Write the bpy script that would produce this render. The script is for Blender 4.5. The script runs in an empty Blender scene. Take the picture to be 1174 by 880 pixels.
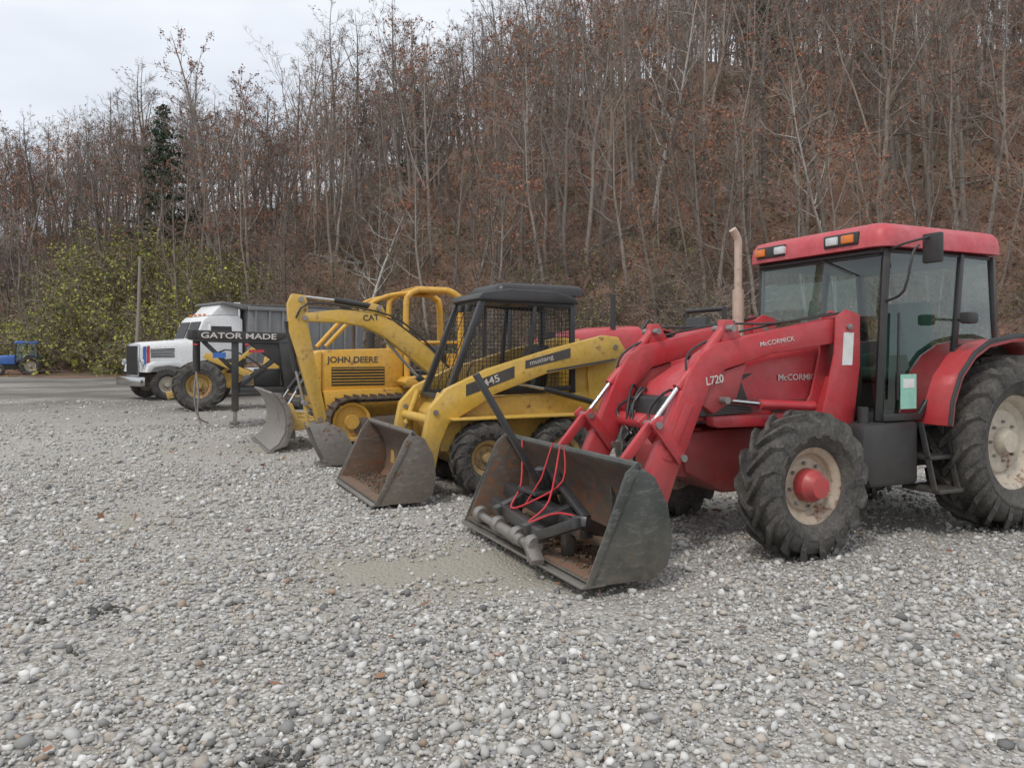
import bpy, bmesh, math, random
import numpy as np
from mathutils import Vector, Matrix
R=math.radians
random.seed(7); rng=np.random.default_rng(7)
sc=bpy.context.scene
COL=sc.collection
sc.view_settings.view_transform='Standard'; sc.view_settings.look='None'
sc.view_settings.exposure=0; sc.view_settings.gamma=1

# ------------------------------------------------------------------ materials
class NT:
    def __init__(s,name):
        s.m=bpy.data.materials.new(name); s.m.use_nodes=True
        s.t=s.m.node_tree; s.b=s.t.nodes['Principled BSDF']; s.o=s.t.nodes['Material Output']
    def n(s,typ,ins=None,**kw):
        nd=s.t.nodes.new(typ)
        for k,v in kw.items(): setattr(nd,k,v)
        if ins:
            for k,v in ins.items():
                if isinstance(v,bpy.types.NodeSocket): s.t.links.new(v,nd.inputs[k])
                else: nd.inputs[k].default_value=v
        return nd
    def l(s,a,b): s.t.links.new(a,b)
    def mix(s,f,a,b,blend='MIX'):
        nd=s.t.nodes.new('ShaderNodeMix'); nd.data_type='RGBA'; nd.blend_type=blend
        for i,v in ((0,f),(6,a),(7,b)):
            if isinstance(v,bpy.types.NodeSocket): s.t.links.new(v,nd.inputs[i])
            else: nd.inputs[i].default_value=(v if i==0 else (tuple(v)+(1,) if len(v)==3 else v))
        return nd.outputs[2]
    def noise(s,vec,scale,detail=4,rough=.55,dist=0):
        return s.n('ShaderNodeTexNoise',{'Vector':vec,'Scale':scale,'Detail':detail,'Roughness':rough,'Distortion':dist}).outputs['Fac']
    def ramp(s,f,stops,interp='LINEAR'):
        nd=s.t.nodes.new('ShaderNodeValToRGB'); nd.color_ramp.interpolation=interp
        e=nd.color_ramp.elements
        while len(e)<len(stops): e.new(.5)
        for i,(p,c) in enumerate(stops):
            e[i].position=p; e[i].color=(c,c,c,1) if not hasattr(c,'__len__') else tuple(c)+(1,)
        s.l(f,nd.inputs[0]); return nd.outputs[0]
    def math(s,op,a,b=0,clamp=False):
        nd=s.n('ShaderNodeMath',{0:a,1:b},operation=op); nd.use_clamp=clamp; return nd.outputs[0]
    def bump(s,h,strength,dist):
        nd=s.n('ShaderNodeBump',{'Height':h,'Strength':strength,'Distance':dist}); s.l(nd.outputs[0],s.b.inputs['Normal'])

def paint(name,col,rough=.4,dirt=.45,rust=.0,metal=0.,dustcol=(.26,.22,.17),rustcol=(.13,.05,.02),fade=.25,low=.9,bump=.12,scale=1.,wear=0):
    t=NT(name); tc=t.n('ShaderNodeTexCoord').outputs['Object']; geo=t.n('ShaderNodeNewGeometry')
    z=t.n('ShaderNodeSeparateXYZ',{0:geo.outputs['Position']}).outputs['Z']
    n1=t.noise(tc,2.2*scale,4,.62); n2=t.noise(tc,15*scale,4,.7); n3=t.noise(tc,60*scale,2,.6)
    faded=tuple(min(1,c*.78+.10) for c in col); dark=tuple(c*.66 for c in col)
    c=t.mix(t.ramp(n1,[(.35,0),(.7,fade*2 if fade<.5 else 1)]),col,faded)
    c=t.mix(t.ramp(n2,[(.42,0),(.75,.55)]),c,dark)
    lowf=t.n('ShaderNodeMapRange',{0:z,1:low,2:.0,3:0.,4:1.}).outputs[0]
    d=t.math('ADD',t.math('MULTIPLY',lowf,dirt*1.1),t.math('MULTIPLY',n1,dirt*.42))
    d=t.math('MULTIPLY',d,t.ramp(n2,[(.3,.25),(.62,1)]),True)
    c=t.mix(d,c,dustcol)
    if wear:
        mpg=t.n('ShaderNodeMapping',{'Vector':tc,'Scale':(3.,26.,9.)}).outputs[0]
        sn=t.noise(mpg,3,4,.75); c=t.mix(t.ramp(sn,[(.52,0),(.66,wear)]),c,(.36,.34,.31))
    if rust>0:
        rm=t.ramp(t.math('ADD',t.math('MULTIPLY',n2,.65),t.math('MULTIPLY',n1,.45)),[(.70-rust*.25,0),(.79-rust*.25,1)])
        c=t.mix(rm,c,t.mix(n3,rustcol,tuple(x*2.0 for x in rustcol)))
        rr=t.math('ADD',t.math('MULTIPLY',rm,.4),rough,True)
    else: rr=t.math('ADD',t.math('MULTIPLY',d,.45),t.math('ADD',t.math('MULTIPLY',n2,.15),rough-.07),True)
    t.l(c,t.b.inputs['Base Color']); t.l(rr,t.b.inputs['Roughness']); t.b.inputs['Metallic'].default_value=metal
    t.bump(t.math('ADD',t.math('MULTIPLY',n3,.4),n2),bump,.004)
    return t.m
RED=paint('red_paint',(.49,.024,.034),.34,.38,0,fade=.25)
RED2=paint('red_paint_sunfaded',(.54,.06,.075),.48,.2,0,fade=.45)
REDW=paint('red_paint_worn',(.36,.026,.03),.46,.55,.16,fade=.2)
YEL=paint('yellow_paint',(.64,.39,.05),.43,.48,.20,fade=.3)
YELC=paint('yellow_paint_old',(.60,.36,.045),.5,.5,.26,fade=.35)
YELR=paint('yellow_rim_dirty',(.42,.25,.05),.6,.75,.42)
ORY=paint('orange_yellow_paint',(.68,.36,.024),.45,.4,.2,fade=.3)
BLU=paint('blue_paint',(.03,.13,.45),.4,.15)
WHT=paint('white_paint',(.76,.76,.75),.4,.3,.05)
GRY=paint('grey_bed_paint',(.20,.20,.20),.6,.35,.2)
BLK=paint('black_paint',(.018,.018,.02),.38,.3,.0,fade=.08)
BLKA=paint('black_attachment_paint',(.022,.022,.024),.35,.3,.12,fade=.1,low=.4)
BLKP=paint('black_plastic',(.022,.022,.024),.5,.26,.0,fade=.1)
DKG=paint('worn_green_black_paint',(.030,.037,.032),.45,.45,.30,low=.5,wear=.22,rustcol=(.09,.05,.03))
STEEL=paint('worn_steel',(.30,.285,.27),.42,.35,.25,metal=.6)
BLADE=paint('bucket_steel',(.13,.115,.10),.5,.6,.38,metal=.3,wear=.35,rustcol=(.10,.055,.032))
BLADE2=paint('blade_steel_grey',(.23,.215,.20),.5,.45,.36,metal=.3,wear=.35,rustcol=(.12,.06,.035))
CHROME=paint('chrome',(.62,.62,.62),.18,.12,0,metal=1.)
RUST=paint('track_steel',(.085,.062,.048),.7,.5,.3,metal=.3)
BKIN=paint('bucket_inside_dirty',(.080,.056,.042),.75,.9,.50,low=.5,dustcol=(.20,.125,.075),rustcol=(.14,.06,.03),bump=.4,wear=.2)
CREAM=paint('cream_rim',(.48,.38,.28),.6,.55,.3)
CREAM2=paint('pale_rim',(.56,.49,.39),.55,.5,.24)
STACK=paint('rusty_exhaust',(.52,.40,.31),.6,.15,.24,metal=.2)
ORANGE=paint('orange_lens',(.75,.2,.02),.2,.05)
LENS=paint('clear_lens',(.62,.64,.64),.12,.05)
SEATG=paint('seat_green',(.04,.12,.085),.8,.1)
WTXT=paint('white_decal',(.66,.60,.56),.5,.4,low=2.5)
BTXT=paint('black_decal',(.025,.025,.025),.5,.3,low=2.5)
STRAP=paint('red_strap',(.55,.02,.03),.8,.1)
PAPER=paint('green_paper',(.3,.62,.5),.8,0)
PAPW=paint('white_paper',(.75,.75,.73),.8,0)
TARP=paint('tarp',(.07,.07,.065),.8,.2)
WOODP=paint('weathered_pole',(.26,.23,.19),.9,.1)
def rubber():
    t=NT('tyre_rubber'); tc=t.n('ShaderNodeTexCoord').outputs['Object']
    n=t.noise(tc,5,5,.7); n2=t.noise(tc,40,3,.7)
    f=t.ramp(t.math('ADD',t.math('MULTIPLY',n,.6),t.math('MULTIPLY',n2,.4)),[(.36,.05),(.66,.85)])
    c=t.mix(f,(.024,.024,.025),(.14,.125,.105))
    t.l(c,t.b.inputs['Base Color']); t.b.inputs['Roughness'].default_value=.78
    t.bump(n2,.3,.006); return t.m
RUB=rubber()
def glass():
    t=NT('tinted_glass'); t.t.nodes.remove(t.b)
    tr=t.n('ShaderNodeBsdfTransparent',{0:(.68,.80,.76,1)}); gl=t.n('ShaderNodeBsdfGlossy',{0:(.9,.95,.95,1),'Roughness':.02})
    lw=t.n('ShaderNodeLayerWeight',{0:.5})
    f=t.math('ADD',t.math('MULTIPLY',t.math('POWER',lw.outputs['Facing'],2.6),.75),.06,True)
    mx=t.n('ShaderNodeMixShader',{0:f,1:tr.outputs[0],2:gl.outputs[0]}); t.l(mx.outputs[0],t.o.inputs[0]); return t.m
GLS=glass()
def bark(name,a,b):
    t=NT(name); tc=t.n('ShaderNodeTexCoord').outputs['Object']
    at=t.n('ShaderNodeAttribute',attribute_name='col').outputs['Color']
    n=t.noise(tc,5,1,.7)
    c=t.mix(1.,t.mix(n,a,b),at,'MULTIPLY')
    t.l(c,t.b.inputs['Base Color']); t.b.inputs['Roughness'].default_value=.95; return t.m
BARK=bark('bark',(.16,.132,.112),(.34,.295,.255))
TWIG=bark('twigs',(.21,.155,.125),(.31,.24,.20))
BARKP=bark('pale_bark',(.32,.30,.27),(.54,.51,.46))
BARKS=paint('fallen_bark',(.2,.17,.145),.9,.2)
def leafm(name,a,b,c3):
    t=NT(name); g=t.n('ShaderNodeNewGeometry').outputs['Random Per Island']
    c=t.ramp(g,[(0,a),(.5,b),(1,c3)]); t.l(c,t.b.inputs['Base Color']); t.b.inputs['Roughness'].default_value=.8; return t.m
LRUST=leafm('rust_leaves',(.25,.09,.05),(.38,.17,.09),(.19,.09,.06))
LOLIVE=leafm('olive_leaves',(.09,.11,.035),(.18,.17,.06),(.20,.145,.08))
LYEL=leafm('yellow_green_leaves',(.22,.27,.05),(.46,.42,.08),(.12,.17,.04))
LEVER=leafm('evergreen_needles',(.016,.036,.018),(.04,.07,.032),(.026,.045,.02))
LIT=leafm('litter_leaves',(.20,.085,.048),(.32,.165,.095),(.12,.07,.048))
DIRTM=leafm('dirt_crumbs',(.13,.09,.06),(.24,.18,.13),(.09,.065,.045))

# ------------------------------------------------------------------ mesh helpers
def root(name,loc=(0,0,0),rz=0):
    e=bpy.data.objects.new(name,None); e.location=loc; e.rotation_euler=(0,0,R(rz)); e.empty_display_size=.3
    COL.objects.link(e); return e
def obj(name,me,parent=None,mats=()):
    o=bpy.data.objects.new(name,me)
    for m in mats: me.materials.append(m)
    COL.objects.link(o)
    if parent: o.parent=parent
    return o
def frombm(bm,name,mat,parent,bev=0,smooth=True,ang=38,seg=2):
    bmesh.ops.recalc_face_normals(bm,faces=bm.faces)
    if bev>0:
        ed=[e for e in bm.edges if e.is_manifold and e.calc_face_angle(0)>.5]
        bmesh.ops.bevel(bm,geom=ed,offset=bev,segments=seg,affect='EDGES',profile=.5,clamp_overlap=True)
    me=bpy.data.meshes.new(name); bm.to_mesh(me); bm.free()
    if smooth:
        me.polygons.foreach_set('use_smooth',[True]*len(me.polygons)); me.set_sharp_from_angle(angle=R(ang))
    return obj(name,me,parent,[mat])
def box(P,name,x0,x1,y0,y1,z0,z1,mat,bev=.008,rot=None):
    bm=bmesh.new(); c=Vector(((x0+x1)/2,(y0+y1)/2,(z0+z1)/2)); s=(abs(x1-x0),abs(y1-y0),abs(z1-z0))
    bmesh.ops.create_cube(bm,size=1,matrix=Matrix.Diagonal((*s,1)))
    b=min(bev,min(s)*.3)
    o=frombm(bm,name,mat,P,b); o.location=c
    if rot: o.rotation_euler=[R(a) for a in rot]
    return o
def prism(P,name,pts,y0,y1,mat,bev=.008):
    bm=bmesh.new(); a=[bm.verts.new((x,y0,z)) for x,z in pts]; b=[bm.verts.new((x,y1,z)) for x,z in pts]
    n=len(pts); bm.faces.new(a); bm.faces.new(b[::-1])
    for i in range(n): bm.faces.new((a[i],b[i],b[(i+1)%n],a[(i+1)%n]))
    return frombm(bm,name,mat,P,min(bev,abs(y1-y0)*.3))
def strip(pts,th):
    out=[];n=len(pts)
    for i,(x,z) in enumerate(pts):
        a=pts[max(i-1,0)]; b=pts[min(i+1,n-1)]
        dx,dz=b[0]-a[0],b[1]-a[1]; l=math.hypot(dx,dz) or 1
        out.append((x-dz/l*th,z+dx/l*th))
    return list(pts)+out[::-1]
def strip_off(pts,th):
    n=len(pts); return strip(pts,th)[n:][::-1]
def sweep(bm,pts,rads,n=8,cap=True):
    pts=[Vector(p) for p in pts]; rings=[]; m=len(pts)
    t=(pts[1]-pts[0]).normalized(); u=t.orthogonal().normalized()
    for i,p in enumerate(pts):
        t2=(pts[min(i+1,m-1)]-pts[max(i-1,0)]).normalized()
        u=(u-t2*u.dot(t2)).normalized(); w=t2.cross(u)
        r=rads[i] if hasattr(rads,'__len__') else rads
        rings.append([bm.verts.new(p+(u*math.cos(k*2*math.pi/n)+w*math.sin(k*2*math.pi/n))*r) for k in range(n)])
    for i in range(m-1):
        for k in range(n): bm.faces.new((rings[i][k],rings[i][(k+1)%n],rings[i+1][(k+1)%n],rings[i+1][k]))
    if cap: bm.faces.new(rings[0][::-1]); bm.faces.new(rings[-1])
def tube(P,name,pts,r,mat,n=10):
    bm=bmesh.new(); sweep(bm,pts,r,n); return frombm(bm,name,mat,P)
def tubes(P,name,paths,r,mat,n=8):
    bm=bmesh.new()
    for p in paths: sweep(bm,p,r,n)
    return frombm(bm,name,mat,P)
def smoothpath(pts,k=4):
    pts=[Vector(p) for p in pts]; out=[]
    for i in range(len(pts)-1):
        p0=pts[max(i-1,0)];p1=pts[i];p2=pts[i+1];p3=pts[min(i+2,len(pts)-1)]
        for j in range(k):
            t=j/k
            out.append(.5*((2*p1)+(p2-p0)*t+(2*p0-5*p1+4*p2-p3)*t*t+(3*p1-p0-3*p2+p3)*t**3))
    out.append(pts[-1]); return out
def bar(P,name,p1,p2,w,h,mat,bev=.005):
    p1=Vector(p1);p2=Vector(p2); L=(p2-p1).length; bm=bmesh.new()
    bmesh.ops.create_cube(bm,size=1,matrix=Matrix.Diagonal((L,w,h,1)))
    o=frombm(bm,name,mat,P,bev); o.location=(p1+p2)/2
    d=(p2-p1).normalized(); q=d.to_track_quat('X','Z'); o.rotation_mode='QUATERNION'; o.rotation_quaternion=q; return o
def lathe(P,name,prof,c,mat,n=40,ang=35,axis='Y'):
    bm=bmesh.new(); rings=[]
    for r,y in prof:
        rings.append([bm.verts.new((r*math.cos(2*math.pi*k/n),y,r*math.sin(2*math.pi*k/n))) for k in range(n)] if r>1e-5 else [bm.verts.new((0,y,0))])
    for a,b in zip(rings,rings[1:]):
        for k in range(n):
            k2=(k+1)%n
            if len(a)==1 and len(b)==1: continue
            if len(a)==1: bm.faces.new((a[0],b[k],b[k2]))
            elif len(b)==1: bm.faces.new((a[k],b[0],a[k2]))
            else: bm.faces.new((a[k],b[k],b[k2],a[k2]))
    o=frombm(bm,name,mat,P,0,True,ang); o.location=c
    if axis=='Z': o.rotation_euler=(R(90),0,0)
    if axis=='X': o.rotation_euler=(0,0,R(90))
    return o
def text(P,name,body,size,loc,mat,rz=180,tilt=0,ext=.001,sx=1,bold=.3):
    cu=bpy.data.curves.new(name,'FONT'); cu.body=body; cu.size=size; cu.extrude=ext; cu.offset=.01*size*bold*10
    cu.materials.append(mat); o=bpy.data.objects.new(name,cu); COL.objects.link(o); o.parent=P
    o.matrix_local=Matrix.Translation(loc)@Matrix.Rotation(R(rz),4,'Z')@Matrix.Rotation(R(90),4,'X')@Matrix.Rotation(R(tilt),4,'Z')@Matrix.Diagonal((sx,1,1,1))
    return o
def wheel(P,name,x,y,z,r,w,rimr,rimmat,side=1,lugs=22,lugh=.035,hubmat=None,hubr=.1,ag=True,bolts=8,spin=0,steer=0):
    e=bpy.data.objects.new(name,None); COL.objects.link(e); e.parent=P; e.location=(x,y,z); e.rotation_euler=(0,R(spin),R(steer)); e.empty_display_size=.1
    hw=w/2; rs=r-lugh
    prof=[(rimr,-hw*.62),(rimr+.02,-hw*.8),(rimr+(rs-rimr)*.35,-hw*.98),(rimr+(rs-rimr)*.65,-hw),(rs-.045,-hw*.93),(rs-.012,-hw*.78),(rs,-hw*.4),(rs+.004,0),
          (rs,hw*.4),(rs-.012,hw*.78),(rs-.045,hw*.93),(rimr+(rs-rimr)*.65,hw),(rimr+(rs-rimr)*.52,hw*1.0),(rimr+(rs-rimr)*.50,hw*1.025),(rimr+(rs-rimr)*.44,hw*1.025),(rimr+(rs-rimr)*.42,hw*.99),(rimr+.02,hw*.8),(rimr,hw*.62)]
    if side<0: prof=[(a,-b) for a,b in prof][::-1]
    lathe(e,'tyre',prof,(0,0,0),RUB,48)
    bm=bmesh.new()
    def surf(yf):
        a=abs(yf)
        return rs-.004 if a<.45 else (rs-.012 if a<.8 else rs-.05)
    st=[(-.05,0,1.),(.40,.35,1.),(.80,.75,1.),(1.0,.95,.0)] if ag else [(.08,0,1.),(.5,.12,1.),(.86,.2,1.),(1.,.22,.0)]
    pitch=2*math.pi/lugs
    for s in (1,-1):
        for k in range(lugs):
            a0=k*pitch+(pitch/2 if s<0 else 0); vs=[]
            for yf,af,hf in st:
                a=a0+af*pitch*1.35; ww=pitch*(.17 if ag else .27); yy=yf*hw*s
                top=(r if hf>.5 else rs-.03) - (.006 if yf>.7 and hf>.5 else 0); base=surf(yf)-.02 if hf>.5 else rs-.15
                if hf<.5: top=rs-.03; yy*=1.03
                q=[]
                for aa,rr in ((a-ww,base),(a-ww*.72,top),(a+ww*.72,top),(a+ww,base)):
                    q.append(bm.verts.new((rr*math.cos(aa),yy,rr*math.sin(aa))))
                vs.append(q)
            for i in range(len(vs)-1):
                for j in range(3): bm.faces.new((vs[i][j],vs[i][j+1],vs[i+1][j+1],vs[i+1][j]))
            bm.faces.new(vs[0]); bm.faces.new(vs[-1][::-1])
    frombm(bm,'tread_lugs',RUB,e,0,False)
    f=side
    rp=[(rimr+.012,hw*.66*f),(rimr+.016,hw*.60*f),(rimr-.02,hw*.5*f),(rimr-.05,hw*.35*f),(rimr-.06,hw*.15*f),(rimr*.72,hw*.02*f),(rimr*.66,hw*.12*f),(rimr*.4,hw*.16*f),(0,hw*.16*f)]
    lathe(e,'rim',rp,(0,0,0),rimmat,40,30)
    lathe(e,'rim_back',[(rimr+.012,-hw*.66*f),(rimr-.05,-hw*.3*f),(rimr*.6,-hw*.02*f),(0,-hw*.02*f)],(0,0,0),rimmat,32)
    hm=hubmat or rimmat
    lathe(e,'hub',[(0,hw*.16*f+.09*f),(hubr*.75,hw*.16*f+.085*f),(hubr*.85,hw*.16*f+.05*f),(hubr,hw*.16*f+.02*f),(hubr,hw*.1*f)],(0,0,0),hm,24)
    bm=bmesh.new()
    for k in range(bolts):
        a=2*math.pi*k/bolts; rr=max(hubr*1.32,rimr*.42)
        p=Vector((rr*math.cos(a),hw*.15*f,rr*math.sin(a))); sweep(bm,[p,p+Vector((0,.03*f,0))],.014,6)
    frombm(bm,'lug_nuts',STEEL,e)
    return e
def bucket(P,name,prof,hw,outm,inm,th=.02,side_extra=None):
    e=bpy.data.objects.new(name,None); COL.objects.link(e); e.parent=P
    prism(e,'shell',strip(prof,-th),-hw+.012,hw-.012,outm,.003)
    prism(e,'inner_skin',strip(strip_off(prof,-th-.003),-.004),-hw+.022,hw-.022,inm,.001)
    sp=side_extra or prof
    mx_=sum(q[0] for q in sp)/len(sp); mz_=sum(q[1] for q in sp)/len(sp)
    for s in (1,-1):
        prism(e,'side_plate',sp,s*hw,s*(hw-.02),outm,.004)
        prism(e,'side_inner',[(x*.98+.02*mx_,z*.98+.02*mz_) for x,z in sp],s*(hw-.0205),s*(hw-.025),inm,.001)
        prism(e,'side_cutter',[(prof[0][0]+.03,prof[0][1]-.03),(prof[0][0]-.02,prof[0][1]-.03),(sp[-1][0]-.06,sp[-1][1]-.02),(sp[-1][0]+.01,sp[-1][1]-.02)],s*(hw+.001),s*(hw+.014),outm,.003)
    box(e,'cutting_edge',prof[0][0]-.14,prof[0][0]+.05,-hw,hw,prof[0][1]-.035,prof[0][1]-.012,STEEL,.006)
    tube(e,'top_lip',[(prof[-1][0],-hw,prof[-1][1]),(prof[-1][0],hw,prof[-1][1])],.028,outm,8)
    return e

# ------------------------------------------------------------------ camera
cam=bpy.data.cameras.new('camera'); co=bpy.data.objects.new('camera',cam); COL.objects.link(co)
co.location=(0,0,1.6); co.rotation_euler=(R(90),0,0); cam.sensor_width=36; cam.lens=870/1174*36
cam.shift_y=-35/1174; cam.clip_end=1000; cam.clip_start=.05; sc.camera=co

# ------------------------------------------------------------------ world
w=bpy.data.worlds.new('World'); sc.world=w; w.use_nodes=True; nt=w.node_tree
SUN_EL,SUN_AZ=52,212
sky=nt.nodes.new('ShaderNodeTexSky'); sky.sky_type='NISHITA'; sky.sun_disc=False
sky.sun_elevation=R(SUN_EL); sky.sun_rotation=R(SUN_AZ); sky.air_density=1.2; sky.dust_density=4
hs=nt.nodes.new('ShaderNodeHueSaturation'); hs.inputs['Saturation'].default_value=.35; nt.links.new(sky.outputs[0],hs.inputs['Color'])
tc=nt.nodes.new('ShaderNodeTexCoord'); mp=nt.nodes.new('ShaderNodeMapping'); mp.inputs['Scale'].default_value=(1,1,3)
nt.links.new(tc.outputs['Generated'],mp.inputs[0])
nz=nt.nodes.new('ShaderNodeTexNoise'); nz.inputs['Scale'].default_value=2.2; nz.inputs['Detail'].default_value=4; nt.links.new(mp.outputs[0],nz.inputs['Vector'])
cr=nt.nodes.new('ShaderNodeValToRGB'); cr.color_ramp.elements[0].position=.35; cr.color_ramp.elements[0].color=(.62,.67,.75,1)
cr.color_ramp.elements[1].position=.68; cr.color_ramp.elements[1].color=(.84,.87,.92,1); nt.links.new(nz.outputs['Fac'],cr.inputs[0])
vm=nt.nodes.new('ShaderNodeVectorMath'); vm.operation='SCALE'; vm.inputs['Scale'].default_value=12.8; nt.links.new(cr.outputs[0],vm.inputs[0])
mx=nt.nodes.new('ShaderNodeMix'); mx.data_type='RGBA'; mx.inputs[0].default_value=.88
nt.links.new(hs.outputs[0],mx.inputs[6]); nt.links.new(vm.outputs[0],mx.inputs[7])
bg=nt.nodes['Background']; bg.inputs[1].default_value=.1; nt.links.new(mx.outputs[2],bg.inputs[0])
sl=bpy.data.lights.new('sun','SUN'); so=bpy.data.objects.new('sun',sl); COL.objects.link(so)
sl.energy=1.5; sl.angle=R(11); sl.color=(1,.965,.91)
az=R(SUN_AZ); el=R(SUN_EL); sd=Vector((math.sin(az)*math.cos(el),math.cos(az)*math.cos(el),math.sin(el)))
so.rotation_euler=sd.to_track_quat('Z','Y').to_euler()

# ------------------------------------------------------------------ terrain
TX=[-200,-110,-70,-40,-20,0,20,50,120]; TY=[95,84,72,61,51,38,30,28,30]
RX=[-200,-110,-60,-34,-14,0,20,60,120]; RZ=[15,18,20,25,36,50,60,64,58]
def hill(x,y):
    x=np.asarray(x,float); y=np.asarray(y,float)
    d=y-np.interp(x,TX,TY)+1.5*np.sin(x*.31)+.8*np.sin(x*.83+1)
    Rz=np.interp(x-.3*(y-50),RX,RZ)
    h=.62*(np.sqrt(d*d+4)+d)/2+ .5*np.clip(d,0,3)/3*(1+np.sin(x*.7+y*.2))
    h=h+np.clip(d/6,0,1)*(1.3*np.sin(x*.11+y*.07)+.8*np.sin(x*.23-y*.19+2)+.3*np.sin(x*.71+y*.53))
    k=Rz; h2=k*(1-np.exp(-(h/k)**2.2))**(1/2.2)
    h2=np.where(d<-8,0,h2*np.clip((d+8)/8,0,1))
    return np.where(h2<.02,0,h2)
def gh(x,y): return .012*np.sin(x*1.3+y*.7)+.01*np.sin(y*1.9-x*.6)
def npmesh(name,v,F,mats,smooth=False,parent=None,col=None,midx=None):
    me=bpy.data.meshes.new(name); k=F.shape[1]
    me.vertices.add(len(v)); me.vertices.foreach_set('co',v.astype(np.float32).ravel())
    me.loops.add(F.size); me.loops.foreach_set('vertex_index',F.astype(np.int32).ravel())
    me.polygons.add(len(F)); me.polygons.foreach_set('loop_start',np.arange(0,F.size,k,dtype=np.int32))
    if smooth: me.polygons.foreach_set('use_smooth',np.ones(len(F),bool))
    if midx is not None: me.polygons.foreach_set('material_index',midx.astype(np.int32))
    me.update(calc_edges=True)
    if col is not None:
        at=me.color_attributes.new('col','FLOAT_COLOR','POINT'); at.data.foreach_set('color',col.astype(np.float32).ravel())
    return obj(name,me,parent,mats if isinstance(mats,(list,tuple)) else [mats])
def grid(name,x0,x1,y0,y1,nx,ny,f,mat):
    xs=np.linspace(x0,x1,nx); ys=np.linspace(y0,y1,ny); X,Y=np.meshgrid(xs,ys); Z=f(X,Y)
    v=np.stack([X,Y,Z],-1).reshape(-1,3); i=np.arange((ny-1)*(nx-1)); r=i//(nx-1); c=i%(nx-1); a=r*nx+c
    return npmesh(name,v,np.stack([a,a+1,a+nx+1,a+nx],-1),mat,True)
PATCH=[(-.45,5.7,1.35,.8,1.),(-3.6,7.0,.8,.9,.6),(-1.2,4.95,.6,.35,.5),(2.9,8.9,2.5,2.2,.5),(-4.6,12.5,1.6,1.2,.5)]
def patchf(x,y):
    f=np.zeros_like(x)
    for cx,cy,a,b,s in PATCH:
        w_=.18*np.sin(x*5+y*3)+.15*np.sin(y*7-x*4)
        f=np.maximum(f,s*np.clip(1.35-np.hypot((x-cx)/a,(y-cy)/b)-w_,0,1))
    return f
def gravelmat():
    t=NT('gravel'); tc=t.n('ShaderNodeTexCoord').outputs['Object']
    sx=t.n('ShaderNodeSeparateXYZ',{0:tc})
    big=t.noise(tc,.28,4,.6); mid=t.noise(tc,1.6,3,.6)
    wrp=t.n('ShaderNodeVectorMath',{0:tc,1:t.n('ShaderNodeVectorMath',{0:t.n('ShaderNodeTexNoise',{'Vector':tc,'Scale':30.,'Detail':1.}).outputs['Color'],'Scale':.02},operation='SCALE').outputs[0]},operation='ADD').outputs[0]
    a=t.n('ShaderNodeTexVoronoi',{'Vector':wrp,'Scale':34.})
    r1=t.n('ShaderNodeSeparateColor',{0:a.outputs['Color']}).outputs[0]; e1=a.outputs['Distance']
    b=t.n('ShaderNodeTexVoronoi',{'Vector':wrp,'Scale':80.}); r2=t.n('ShaderNodeSeparateColor',{0:b.outputs['Color']}).outputs[1]
    c1=t.ramp(r1,[(0,(.20,.195,.19)),(.18,(.34,.33,.31)),(.45,(.46,.445,.42)),(.62,(.44,.40,.35)),(.8,(.56,.55,.52)),(1,(.70,.69,.66))])
    c2=t.ramp(r2,[(0,(.24,.22,.19)),(.5,(.40,.375,.335)),(1,(.57,.55,.51))])
    c=t.mix(t.ramp(t.noise(tc,11,2,.6),[(.44,0),(.52,1)]),c1,c2)
    c=t.mix(t.ramp(e1,[(.45,0),(.72,.75)]),c,(.24,.21,.175))  # contact shade in the gaps between stones, painted into the colour as dark fines
    pf=None
    nzp=t.math('MULTIPLY',t.math('SUBTRACT',mid,.5),1.1)
    for cx,cy,a_,b_,s in PATCH:
        dx=t.math('DIVIDE',t.math('SUBTRACT',sx.outputs[0],cx),a_); dy=t.math('DIVIDE',t.math('SUBTRACT',sx.outputs[1],cy),b_)
        d=t.math('SQRT',t.math('ADD',t.math('MULTIPLY',dx,dx),t.math('MULTIPLY',dy,dy)))
        f=t.math('MULTIPLY',t.math('SUBTRACT',1.35,t.math('ADD',d,nzp),True),s)
        pf=f if pf is None else t.math('MAXIMUM',pf,f)
    pf=t.math('MAXIMUM',pf,t.math('MULTIPLY',t.ramp(big,[(.5,0),(.72,1)]),.5))
    fines=t.mix(t.noise(tc,90,3,.7),(.25,.225,.175),(.40,.37,.305))
    c=t.mix(t.ramp(pf,[(0.05,0),(.8,1)]),c,fines)
    c=t.mix(t.ramp(t.noise(tc,.11,3,.55),[(.35,.0),(.7,.3)]),c,(.31,.285,.25))
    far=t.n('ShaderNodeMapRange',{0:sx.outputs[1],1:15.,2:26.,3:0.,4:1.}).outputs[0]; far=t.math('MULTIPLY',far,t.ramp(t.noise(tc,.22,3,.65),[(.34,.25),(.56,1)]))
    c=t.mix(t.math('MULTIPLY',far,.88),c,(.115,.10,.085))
    t.l(c,t.b.inputs['Base Color']); t.b.inputs['Roughness'].default_value=.93
    h=t.math('SUBTRACT',t.math('MULTIPLY',mid,.4),t.math('MULTIPLY',e1,.8))
    t.bump(h,.9,.02); return t.m
def forestfloor():
    t=NT('forest_floor'); tc=t.n('ShaderNodeTexCoord').outputs['Object']
    a=t.noise(tc,.15,3,.6); b=t.noise(tc,1.5,4,.7); c3=t.noise(tc,9,2,.7)
    c=t.mix(b,(.10,.055,.038),(.24,.13,.088))
    c=t.mix(t.ramp(c3,[(.4,0),(.7,.6)]),c,(.30,.175,.115))
    c=t.mix(t.ramp(a,[(.46,0),(.62,.8)]),c,(.095,.09,.05))
    t.l(c,t.b.inputs['Base Color']); t.b.inputs['Roughness'].default_value=.95
    t.bump(b,.8,.2); return t.m
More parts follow.
